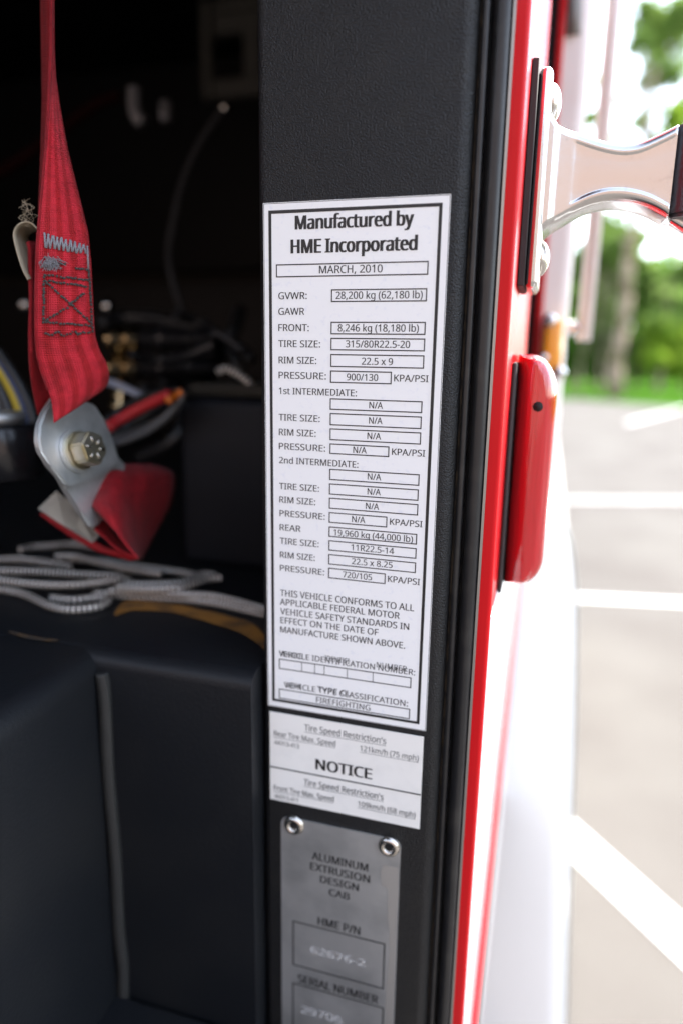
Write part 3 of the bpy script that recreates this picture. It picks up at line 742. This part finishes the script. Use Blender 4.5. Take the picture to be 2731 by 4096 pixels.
# stitching
def stitches(name, paths, mt, step=15, dash=.74, r=.00068):
    bm = bmesh.new()
    for path_ in paths:
        seg = []
        for (a, b) in zip(path_, path_[1:]):
            L_ = math.hypot(b[0] - a[0], b[1] - a[1]); n_ = max(1, round(L_ / step))
            for q in range(n_): seg.append(((lerp(a[0], b[0], q / n_), lerp(a[1], b[1], q / n_)), (lerp(a[0], b[0], (q + dash) / n_), lerp(a[1], b[1], (q + dash) / n_))))
        for (a, b) in seg:
            P3 = []
            for (x, y) in (a, b):
                y2 = y + random.uniform(-3.5, 3.5); u = (x + random.uniform(-2.5, 2.5) - interp(EL, y2)) / (interp(ER, y2) - interp(EL, y2))
                P3.append(web_pt(u, y2, .0014))
            add_tube(bm, P3[0], P3[1], r, r, 6)
    return bobj(name, bm, mt, sb, True)
zq = lambda x, y: (x * .3189, 900 + y * .3189)
stitches('dark_stitching', [[zq(555, 625), zq(1120, 690)], [zq(560, 690), zq(1100, 775)], [zq(575, 710), zq(1150, 1230)], [zq(1060, 850), zq(950, 930), zq(860, 1020), zq(560, 1200)],
                            [zq(560, 1215), zq(1150, 1265)], [zq(555, 1355), zq(640, 1380), zq(720, 1330), zq(790, 1385), zq(870, 1375), zq(930, 1325), zq(985, 1375), zq(1040, 1345), zq(1150, 1355)],
                            [zq(548, 640), zq(548, 1250)], [zq(1115, 560), zq(1165, 1360)], [zq(700, 470), zq(840, 490)], [zq(940, 535), zq(1110, 565)]], M['dark_thread'])
zz = []
for i in range(10):
    x = lerp(555, 1050, i / 9); zz += [zq(x, lerp(90, 245, i / 9)), zq(x + 22, lerp(280, 360, i / 9))]
stitches('grey_stitching', [zz, [zq(1090, 270), zq(1115, 540)]], M['grey_thread'], 60, 1.0, .0006)
bm = bmesh.new()                                         # frayed tuft of thread
for i in range(150):
    x0, y0 = random.gauss(620, 45), random.gauss(450, 30); y0b = y0 + random.uniform(10, 110)
    a, b = zq(x0, y0), zq(x0 + random.gauss(15, 50), y0b)
    P3 = []
    for (x, y) in (a, b):
        u = (x - interp(EL, y)) / (interp(ER, y) - interp(EL, y)); P3.append(web_pt(u, y, random.uniform(.001, .0035)))
    add_tube(bm, P3[0], P3[1], .00022, .00012, 4)
bobj('frayed_thread', bm, M['grey_thread'], sb)
# curled cream tape
pth = smooth_path([(150, 915, 0), (128, 893, 0), (100, 886, 0), (70, 900, 0), (55, 930, 0), (58, 965, 0), (72, 1020, 0), (92, 1080, 0), (112, 1118, 0)], 6)
rows = []
for i, p in enumerate(pth):
    t = i / (len(pth) - 1)
    rows.append([hD(p.x + j * lerp(9, 14, t), p.y + j * lerp(12, -4, t), .408 + .0045 * j) for j in range(6)])
grid_sheet('cream_tape', rows, M['cream'], sb, .0008)
bm = bmesh.new()                                         # loose threads curling above it
for q in range(9):
    c = [hD(random.gauss(112, 14), lerp(905, random.uniform(790, 830), k / 5) , .41 + random.uniform(-.002, .002)) + Vector((random.gauss(0, .0012), 0, 0)) for k in range(6)]
    c = smooth_path(c, 3)
    for p, q2 in zip(c, c[1:]): add_tube(bm, p, q2, .00011, .00011, 3)
bobj('loose_threads', bm, M['cream'], sb)
# anchor plates and bolt
PA = hD(330, 1790, .455)
vv = (CP - PA).normalized()
rgt = (CR - vv * CR.dot(vv)).normalized(); upv = vv.cross(rgt); upv = upv if upv.z > 0 else -upv
tl_ = math.radians(47)
nA = (vv * math.cos(tl_) + (rgt * .98 + upv * .18).normalized() * math.sin(tl_)).normalized()
zc_ = lambda x, y: (x * .4783, 1450 + y * .4783)
def plate(name, pix, P0, h, mt, bev=.0012):
    bm = bmesh.new(); prism(bm, [hN(*zc_(x, y), P0, nA) for x, y in pix], nA, h)
    es = [e for e in bm.edges]
    bmesh.ops.bevel(bm, geom=es, offset=bev, segments=2, affect='EDGES', clamp_overlap=True)
    o = bobj(name, bm, mt, sb, True); edge_smooth(o, 40); return o
plate('anchor_plate', [(470, 270), (380, 400), (335, 520), (325, 640), (345, 740), (430, 860), (560, 1030), (640, 1030), (740, 960), (900, 900), (1010, 830), (930, 600), (880, 470), (800, 345), (640, 300)], PA, .0055, M['zinc'])
plate('lower_plate', [(430, 860), (560, 1060), (680, 1240), (760, 1375), (810, 1380), (870, 1300), (1000, 1100), (1060, 860), (1000, 790), (700, 760)], PA - nA * .0062, .0045, M['zinc'])
cB = hN(*zc_(640, 740), PA, nA)
e1 = nA.cross(Vector((0, 0, 1))).normalized(); e2 = e1.cross(nA)
def disc(name, c, r, h, k, mt, rot=0, par=None, bev=.0012):
    bm = bmesh.new(); pts_ = [c + (e1 * math.cos(6.28318 * j / k + rot) + e2 * math.sin(6.28318 * j / k + rot)) * r for j in range(k)]
    prism(bm, [p + nA * h for p in pts_], nA, h)
    bmesh.ops.bevel(bm, geom=[e for e in bm.edges if all(len(f.verts) >= 4 for f in e.link_faces) and (k < 10 or any(len(f.verts) > 4 for f in e.link_faces))], offset=bev, segments=2, affect='EDGES', clamp_overlap=True)
    o = bobj(name, bm, mt, par or sb, True); edge_smooth(o, 30); return o
bolt = disc('bolt', cB + nA * .0045, .0118, .0115, 6, M['yzinc'], .35)
disc('washer', cB + nA * .0005, .0150, .0022, 40, M['zinc'], 0, bolt)
disc('washer', cB + nA * .0027, .0128, .0020, 40, M['yzinc'], 0, bolt)
bm = bmesh.new()
for j in range(6):
    q = 6.28318 * j / 6 + .3; dv = e1 * math.cos(q) + e2 * math.sin(q)
    add_tube(bm, cB + nA * .0161 + dv * .0035, cB + nA * .0161 + dv * .0078, .0006, .0006, 6)
bobj('grade_marks', bm, M['rivet'], bolt, True)
# lower strap folded round the second plate
Lf = [(905, 862), (845, 960), (770, 1110), (768, 1195), (855, 1285), (955, 1405), (1060, 1530), (1155, 1640)]
Rt = [(1290, 862), (1430, 905), (1470, 985), (1445, 1150), (1385, 1280), (1310, 1410), (1240, 1540), (1180, 1645)]
Lp = smooth_path([(x, y, 0) for x, y in Lf], 5); Rp = smooth_path([(x, y, 0) for x, y in Rt], 5)
rows = []; uvs = []
for i, (p, q) in enumerate(zip(Lp, Rp)):
    t = i / (len(Lp) - 1); row = []
    for j in range(15):
        u = j / 14; x, y = zc_(lerp(p.x, q.x, u), lerp(p.y, q.y, u) - 10 * math.sin(math.pi * u) * (1 - t))
        dd = .462 + .095 * u ** 1.3 - .012 * math.sin(math.pi * min(1, u * 2.2)) * math.sin(math.pi * min(1, t + .15)) + .03 * (1 - t) ** 4 + .006 * math.sin(u * 5 + t * 6)
        row.append(hD(x, y, dd)); uvs.append((u, t * .1))
    rows.append(row)
grid_sheet('lower_webbing', rows, M['web_plain'], sb, .0018, uvs)
rows = []
A_ = smooth_path([(790, 1392, 0), (880, 1470, 0), (980, 1560, 0), (1150, 1640, 0)], 5); B_ = smooth_path([(868, 1318, 0), (930, 1410, 0), (1030, 1525, 0), (1165, 1630, 0)], 5)
for p, q in zip(A_, B_):
    rows.append([hD(*zc_(lerp(p.x, q.x, j / 5), lerp(p.y, q.y, j / 5)), .478 + .014 * j / 5) for j in range(6)])
grid_sheet('folded_webbing', rows, M['web_plain'], sb, .0018)
rows = []
A_ = [(330, 1270), (480, 1380), (640, 1490), (820, 1580), (1100, 1660)]; B_ = [(420, 1230), (560, 1330), (720, 1450), (880, 1540), (1160, 1640)]
for (a, b) in zip(A_, B_):
    rows.append([hD(*zc_(lerp(a[0], b[0], j / 3), lerp(a[1], b[1], j / 3)), .505) for j in range(4)])
grid_sheet('under_webbing', rows, M['web_plain'], sb, .0018)
tg = [hD(*zc_(x, y), d_) for x, y, d_ in ((315, 1222, .490), (470, 1075, .500), (640, 1200, .500), (830, 1450, .495), (775, 1510, .485), (540, 1370, .485))]
bm = bmesh.new(); prism(bm, tg, vv, .001); bobj('paper_tag', bm, M['tag'], sb)

# ------------------------------------------------------------------ braided cable coil on the cover
cc = thing('braided_cable', 'loose coil of thin silver braided cable lying on the black engine cover', 'cable')
tz = lambda q: (q[0] * .676, 2050 + q[1] * .676)
paths = [([(118, 208), (200, 190), (320, 182), (430, 172), (560, 190)], 0), ([(-60, 268), (120, 262), (300, 285), (420, 305)], 0), ([(330, 246), (450, 248), (600, 285), (760, 318), (960, 352)], 2),
         ([(420, 262), (600, 270), (800, 300), (960, 325), (1100, 345), (1200, 372)], 1), ([(-60, 330), (200, 335), (440, 350), (600, 358), (700, 362), (780, 395)], 1), ([(-40, 380), (200, 408), (400, 415), (560, 402), (700, 385)], 2),
         ([(700, 405), (860, 412), (1000, 408), (1090, 395), (1150, 372), (1200, 350), (1270, 352)], 1), ([(690, 430), (900, 440), (1060, 432), (1160, 405), (1230, 380), (1310, 372)], 2),
         ([(560, 462), (700, 474), (900, 486), (1100, 500), (1250, 518), (1400, 548), (1620, 600)], 0), ([(640, 452), (850, 458), (1060, 470), (1250, 480), (1400, 510), (1620, 575)], 1),
         ([(-60, 430), (120, 462), (220, 505), (300, 540), (400, 560), (500, 556), (590, 540), (640, 510), (620, 488), (540, 492), (430, 505), (300, 490)], 0)]
for pa, lv in paths:
    P3 = [hZ(*tz((x, y + 14)), zs + .004 + .0045 * lv) for x, y in pa]
    tube('cord', smooth_path(P3, 10), .0031, M['braid'], cc, 18)

# ------------------------------------------------------------------ clutter in the dark cab
eb = thing('equipment_box', 'plain black equipment box standing on the cover beside the door pillar', 'box')
pb = hZ(800, 2262, zs); ybx = pb.y
x0_ = hY(718, 1900, ybx).x; zt_ = hY(800, 1592, ybx).z
print('BOX', ybx, x0_, zt_ - GZ)
box('case', x0_, -.014, ybx, ybx + .25, zs + .001, zt_, M['case'], eb, .008, 3)
box('lid', x0_ + .002, -.0145, ybx + .02, ybx + .25, zt_ + .0005, zt_ + .012, mat('dusty_lid', (.03, .027, .022), .7, 0, .1), eb, .003, 2)
wh = thing('wiring_harness', 'loop of black and grey wires with red sleeve and orange cap behind the belt', 'wires')
def wire(nm, pix, r, mt, D, par=None):
    return tube(nm, smooth_path([hD(*zc_(x, y), D + .01 * math.sin(i)) for i, (x, y) in enumerate(pix)], 8), r, mt, par or wh, 10)
wire('red_sleeve', [(905, 545), (1000, 480), (1150, 395), (1300, 320), (1420, 268)], .0050, M['wire_red'], .58)
wire('orange_cap', [(1405, 320), (1470, 280), (1530, 240)], .0036, M['wire_orange'], .57)
wire('black_wire', [(880, 500), (1000, 410), (1200, 300), (1400, 245), (1510, 230)], .0042, M['wire_black'], .60)
wire('grey_wire', [(900, 690), (1000, 665), (1200, 590), (1380, 470), (1500, 330), (1535, 235)], .0036, M['wire_grey'], .59)
wire('grey_wire', [(900, 640), (1050, 605), (1250, 520), (1420, 400), (1520, 250)], .0032, M['wire_grey'], .60)
wire('black_wire', [(950, 590), (1100, 520), (1300, 390), (1420, 330)], .0058, M['wire_black'], .61)
wire('red_wire', [(1180, 510), (1300, 440), (1420, 350), (1500, 290)], .0030, M['wire_red'], .62)
rows = [[hD(*zc_(x, y + j * 22), .66) for j in range(4)] for x, y in ((880, 120), (1000, 160), (1120, 215), (1230, 265))]
grid_sheet('pale_strip', rows, M['strip'], wh, .0015)
def hose(y, lab):
    h = thing('hose', lab, 'hose', 'hoses with brass fittings')
    b = lambda x, D=.78: hD(x, y, D)
    tube('hose_body', [b(560), b(640), b(720), b(800), b(880)], .0125, M['hose'], h, 14)
    for (x0, x1, r) in ((430, 452, .010), (455, 500, .0165), (503, 516, .012), (519, 556, .0150), (640, 662, .0142)):
        tube('fitting', [b(x0), b(x1)], r, M['brass'] if x0 < 600 else M['gloss_black'], h, 6 if r > .0145 else 16)
    tube('fitting', [b(748), b(775)], .013, M['rivet'], h, 6)
hose(1358, 'upper black hose with brass fitting in the dark cab right of the belt')
hose(1472, 'lower black hose with brass fitting in the dark cab above the red sleeve')
fm = thing('pipe_fitting', 'brass pipe fitting standing below the hoses behind the belt strap', 'fitting')
for (y0, y1, r) in ((1540, 1600, .012), (1603, 1640, .016), (1643, 1700, .011)):
    tube('fitting_section', [hD(490, y0, .8), hD(490, y1, .8)], r, M['brass'], fm, 8)
hc = thing('black_cable', 'single thin black cable hanging in a long curve in the dark cab', 'cable')
tube('cable_run', smooth_path([hD(x, y, .9) for x, y in ((905, 420), (860, 480), (800, 570), (740, 700), (700, 850), (675, 1010), (690, 1110), (715, 1200), (730, 1260))], 8), .0042, M['thin_cable'], hc, 10)
bm = bmesh.new(); bmesh.ops.create_uvsphere(bm, u_segments=14, v_segments=10, radius=.007, matrix=Matrix.Translation(hD(900, 432, .89))); bobj('cable_clip', bm, M['rivet'], hc, True)
can = thing('canister', 'glossy black round canister cut off by the left edge, beside the anchor plate', 'canister')
c0 = hD(25, 1910, .56); c1 = hD(25, 1690, .56)
tube('canister_body', [Vector((c0.x, c0.y, z)) for z in (c0.z, c0.z + .003, c1.z - .003, c1.z)], .029, M['gloss_black'], can, 40, True, lambda t: .0265 if t in (0, 1) else .029)
tube('canister_lid', [Vector((c0.x - .003, c0.y, c1.z + .001)), Vector((c0.x - .003, c0.y, c1.z + .009))], .021, M['zinc'], can, 32)
cb = thing('cable_bundle', 'bundle of dark cables with one yellow and one blue at the left edge', 'cables')
for nm, mt, dx, r in (('yellow_cable', 'wire_yellow', 0, .0034), ('blue_cable', 'wire_blue', 22, .0026), ('dark_cable', 'wire_black', 48, .0045), ('dark_cable', 'wire_black', -40, .006), ('grey_cable', 'wire_grey', -75, .004)):
    tube(nm, smooth_path([hD(x + dx, y, .6) for x, y in ((-60, 1400), (-10, 1470), (35, 1545), (65, 1610), (85, 1672), (95, 1740))], 6), r, M[mt], cb, 10)
ht = thing('hose_tangle', 'tangle of looping black hoses and wires low in the dark cab between belt and box', 'hoses')
for pix, r, D in (([(400, 1300), (520, 1270), (700, 1290), (830, 1340), (880, 1420), (830, 1520), (760, 1560)], .010, .86), ([(700, 1260), (800, 1290), (900, 1370), (960, 1480), (1000, 1560)], .007, .8), ([(640, 1540), (760, 1500), (860, 1430), (930, 1330), (960, 1240)], .009, .9),
                  ([(520, 1420), (640, 1440), (760, 1420), (860, 1380)], .006, .72), ([(560, 1560), (660, 1580), (740, 1640), (700, 1760), (560, 1830)], .008, .75), ([(850, 1330), (905, 1360), (960, 1390), (1010, 1440)], .006, .7)):
    tube('hose_run', smooth_path([hD(x, y, D + .02 * math.sin(i * 1.7)) for i, (x, y) in enumerate(pix)], 8), r, M['wire_black'], ht, 12)
ch = thing('braided_lead', 'short braided metal lead curving over the box in the dark cab', 'cable')
tube('lead', smooth_path([hD(x, y, .62) for x, y in ((870, 1490), (900, 1475), (940, 1490), (985, 1520), (1020, 1560))], 8), .0036, M['braid'], ch, 12)
tube('lead', smooth_path([hD(x, y, .66) for x, y in ((860, 1330), (895, 1345), (930, 1370), (970, 1400))], 8), .0036, M['thin_cable'], ch, 12)
rl = thing('red_reflection', 'thin dull red tube added for a faint reflection slanting down at the upper left', 'hose')
tube('line_run', smooth_path([hD(x, y, 1.0) for x, y in ((-60, 720), (80, 640), (240, 520), (380, 420), (480, 380))], 6), .008, mat('faint_red_reflection', (.009, .001, .001), .6, 0, .03), rl, 10)  # added tube, its dull red stands for a faint reflection
rk = thing('grey_rack', 'dim grey metal rack deep in the cab beside the top of the pillar', 'rack')
for nm, x0, y0, x1, y1 in (('post', 797, -60, 845, 390), ('shelf_plate', 850, 55, 1060, 112), ('post', 972, 118, 1040, 300), ('lower_plate', 850, 318, 1060, 372), ('top_plate', 850, -60, 1060, 22)):
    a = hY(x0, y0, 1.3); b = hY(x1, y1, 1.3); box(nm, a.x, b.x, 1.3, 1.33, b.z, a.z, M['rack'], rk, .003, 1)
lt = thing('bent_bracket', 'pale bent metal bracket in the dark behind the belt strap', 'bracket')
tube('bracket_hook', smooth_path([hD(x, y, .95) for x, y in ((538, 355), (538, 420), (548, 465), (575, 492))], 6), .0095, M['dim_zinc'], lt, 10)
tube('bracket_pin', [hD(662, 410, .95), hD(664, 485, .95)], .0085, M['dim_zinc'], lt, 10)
for x, y in ((430, 1226), (102, 1220)):
    bm = bmesh.new(); bmesh.ops.create_uvsphere(bm, u_segments=14, v_segments=10, radius=.0085, matrix=Matrix.Translation(hD(x, y, .85)))
    tag(bobj('dome_nut', bm, M['rivet'], None, True), 'bright dome nut in the dark just right of the belt stitching' if x > 300 else 'dim dome nut in the dark left of the belt strap', 'nut')

# ------------------------------------------------------------------ trees and shrubs
def leaves(bm, c, rad, n, size, squash=1.0):
    for _ in range(n):
        while True:
            v = Vector((random.uniform(-1, 1), random.uniform(-1, 1), random.uniform(-1, 1)))
            if v.length < 1: break
        v = v * (0.55 + 0.45 * random.random())
        p = c + Vector((v.x * rad, v.y * rad, v.z * rad * squash))
        a = Vector((random.gauss(0, 1), random.gauss(0, 1), random.gauss(0, .6))).normalized()
        b = a.cross(Vector((random.gauss(0, 1), random.gauss(0, 1), random.gauss(0, 1)))).normalized()
        s = size * random.uniform(.6, 1.3)
        q = [p - a * s, p + b * s * .5, p + a * s, p - b * s * .5]
        bm.faces.new([bm.verts.new(x) for x in q])
def tree(lab, base_px, base_dist, trunk_r, height, blobs, lm, grp='trees beyond the car park', lean=0.0, leaf=.28, dens=1.0, nm='tree'):
    t = thing(nm, lab, nm.split('_')[0], grp)
    b = Vector((base_dist[0], base_dist[1], 0)) if isinstance(base_dist, tuple) else None
    if b is None:
        d = ray(base_px, 1441); d.z = 0; d.normalize(); b = Vector((CP.x, CP.y, 0)) + d * base_dist
    bm = bmesh.new()
    prev = b.copy(); n_ = 9
    for i in range(n_):
        f = (i + 1) / n_
        nx = b + Vector((lean * f * f * height + random.gauss(0, .06), random.gauss(0, .06), height * f))
        add_tube(bm, prev, nx, trunk_r * (1.15 if i == 0 else 1 - .75 * (i / n_)), trunk_r * (1 - .75 * f), 12); prev = nx
    cents = []
    fb = bmesh.new()
    for (x, y, rpx, n, m_) in blobs:
        D = (b - CP).dot(CF) + random.uniform(-1.2, 1.2) * (rpx / 60)
        # depth along the view axis is kept close to the trunk's
        c = hD(x, y, max(8, D)); r = rpx / F0 * D
        leaves(fb, c, r, int(n * dens), leaf)
        hz = max(.3, min(height * .95, c.z - r * .5)); st = b + Vector((lean * (hz / height) ** 2 * height, 0, hz * .8))
        add_tube(bm, st, c, trunk_r * .12, trunk_r * .03, 6)
    bobj('trunk', bm, M['bark'], t, True)
    bobj('crown', fb, M[lm], t, False, False)
    return t
R_ = random.Random(3)
tree('tall tree with a thick bare trunk and foliage at the upper right', 2472, 33, .33, 13,
     [(2600, 90, 80, 900, 0), (2550, 170, 60, 420, 0), (2580, 40, 70, 500, 0), (2640, 300, 75, 600, 0), (2570, 330, 50, 200, 0), (2660, 150, 105, 1400, 0), (2720, 60, 110, 1400, 0), (2610, 240, 60, 350, 0), (2700, 300, 60, 300, 0), (2760, 420, 80, 600, 0), (2720, 520, 60, 400, 0), (2640, 420, 38, 90, 0), (2560, 120, 40, 60, 0), (2500, 20, 30, 40, 0), (2800, 200, 140, 900, 0), (2470, 900, 70, 300, 0), (2550, 700, 40, 80, 0)], 'leaf_mid', lean=.015, leaf=.2, dens=.42)
tree('slender pale green tree showing above the chrome handle', 2330, 30, .05, 13,
     [(2345, 640, 55, 260, 0), (2360, 470, 50, 170, 0), (2480, 400, 40, 70, 0), (2440, 300, 40, 70, 0), (2560, 480, 50, 110, 0), (2690, 470, 60, 260, 0), (2640, 560, 40, 70, 0), (2340, 760, 45, 120, 0), (2430, 560, 45, 60, 0), (2390, 320, 30, 40, 0), (2410, 690, 35, 60, 0)], 'leaf_light', leaf=.2)
tree('bushy mid green tree left of the thick trunk', 2400, 40, .12, 6,
     [(2340, 1130, 80, 700, 0), (2420, 1030, 80, 700, 0), (2300, 1060, 55, 350, 0), (2380, 1230, 90, 900, 0), (2430, 940, 50, 220, 0), (2480, 1120, 70, 500, 0), (2300, 1200, 60, 400, 0), (2400, 900, 60, 350, 0), (2480, 980, 80, 700, 0), (2350, 1000, 60, 400, 0), (2540, 1060, 60, 400, 0)], 'leaf_mid')
tree('broad bright green tree right of the thick trunk', 2640, 42, .13, 6,
     [(2600, 1180, 80, 700, 0), (2680, 1230, 90, 900, 0), (2570, 1100, 60, 350, 0), (2731, 1160, 80, 700, 0), (2640, 1310, 80, 700, 0), (2800, 1250, 130, 1000, 0), (2545, 960, 55, 300, 0), (2731, 1090, 60, 500, 0), (2600, 1090, 50, 350, 0)], 'leaf_mid')
for i, (x, y0, w, lm, lab, dist) in enumerate((
        (2290, 1400, 75, 'leaf_dark', 'dark shrub next to the truck at the lawn edge', 37), (2385, 1410, 75, 'leaf_dark', 'dark shrub just left of the thick trunk', 38),
        (2535, 1400, 70, 'leaf_mid', 'green shrub just right of the thick trunk', 39), (2640, 1390, 75, 'leaf_light', 'bright yellow green shrub on the right behind the lawn', 36), (2740, 1400, 80, 'leaf_light', 'bright shrub cut off by the right edge', 37))):
    t = thing('shrub', lab, 'shrub', 'shrubs along the lawn')
    bm = bmesh.new()
    for k in range(5):
        c = hD(x + R_.uniform(-25, 25), y0 + R_.uniform(-70, 70), dist + R_.uniform(-1, 1)); leaves(bm, c, w / F0 * dist * R_.uniform(.7, 1.1), 320, .2)
    bobj('foliage', bm, M[lm], t, False, False)
    bm = bmesh.new(); g = hD(x, 1500, dist); add_tube(bm, (g.x, g.y, 0), (g.x, g.y, 1.8), .12, .05, 8); bobj('stem', bm, M['bark'], t)
for i, (x, dist) in enumerate(((2240, 60), (2330, 64), (2420, 58), (2510, 66), (2600, 60), (2690, 63), (2790, 60))):
    t = thing('hedge_tree', ['dense dark tree far behind, hidden mostly by the truck', 'dense dark tree far behind the dark shrubs', 'dense dark tree far behind and left of the trunk', 'dense dark tree far behind and right of the trunk', 'dense dark tree far behind the green shrubs', 'dense dark tree far behind the bright shrubs', 'dense dark tree far behind at the right edge'][i], 'tree', 'far trees behind the lawn')
    fb = bmesh.new(); bm = bmesh.new(); g = hD(x, 1441, dist)
    for k in range(18):
        leaves(fb, hD(x + R_.uniform(-45, 45), R_.uniform(1040, 1490), dist + R_.uniform(-2, 2)), 1.7, 130, .36)
    add_tube(bm, (g.x, g.y, 0), (g.x, g.y, 3.5), .1, .05, 8); bobj('trunk', bm, M['bark'], t); bobj('crown', fb, M['leaf_mid' if i % 2 else 'leaf_dark'], t, False, False)

# ------------------------------------------------------------------ unseen building added behind the camera for warm reflections and bounce light
M['brick'] = mat('pale_pink_brick', (0.235, 0.165, 0.138), 0.85, var=(3, (.20, .14, .115), .4, .65))
M['door_grey'] = mat('grey_brown_door', (.22, .17, .15), .6)
M['glass'] = mat('dark_window_glass', (0.03, 0.035, 0.04), 0.08)
st = thing('reflector_building', 'unseen pale pink brick building added for warm reflections in the chrome grab handle', 'building')
box('wall', -26, 22, -20, -14, 0, 7.5, M['brick'], st)
box('roof', -26.4, 22.4, -20.4, -13.6, 7.5, 7.9, M['grey_metal'], st)
for i in range(5):
    x = -22 + i * 9
    f_ = box('door_bay', x, x + 4.2, -14, -13.92, 0.01, 4.0, M['door_grey'], st)
    box('window', x + .5, x + 3.7, -13.92, -13.90, 1.8, 2.6, M['glass'], f_)
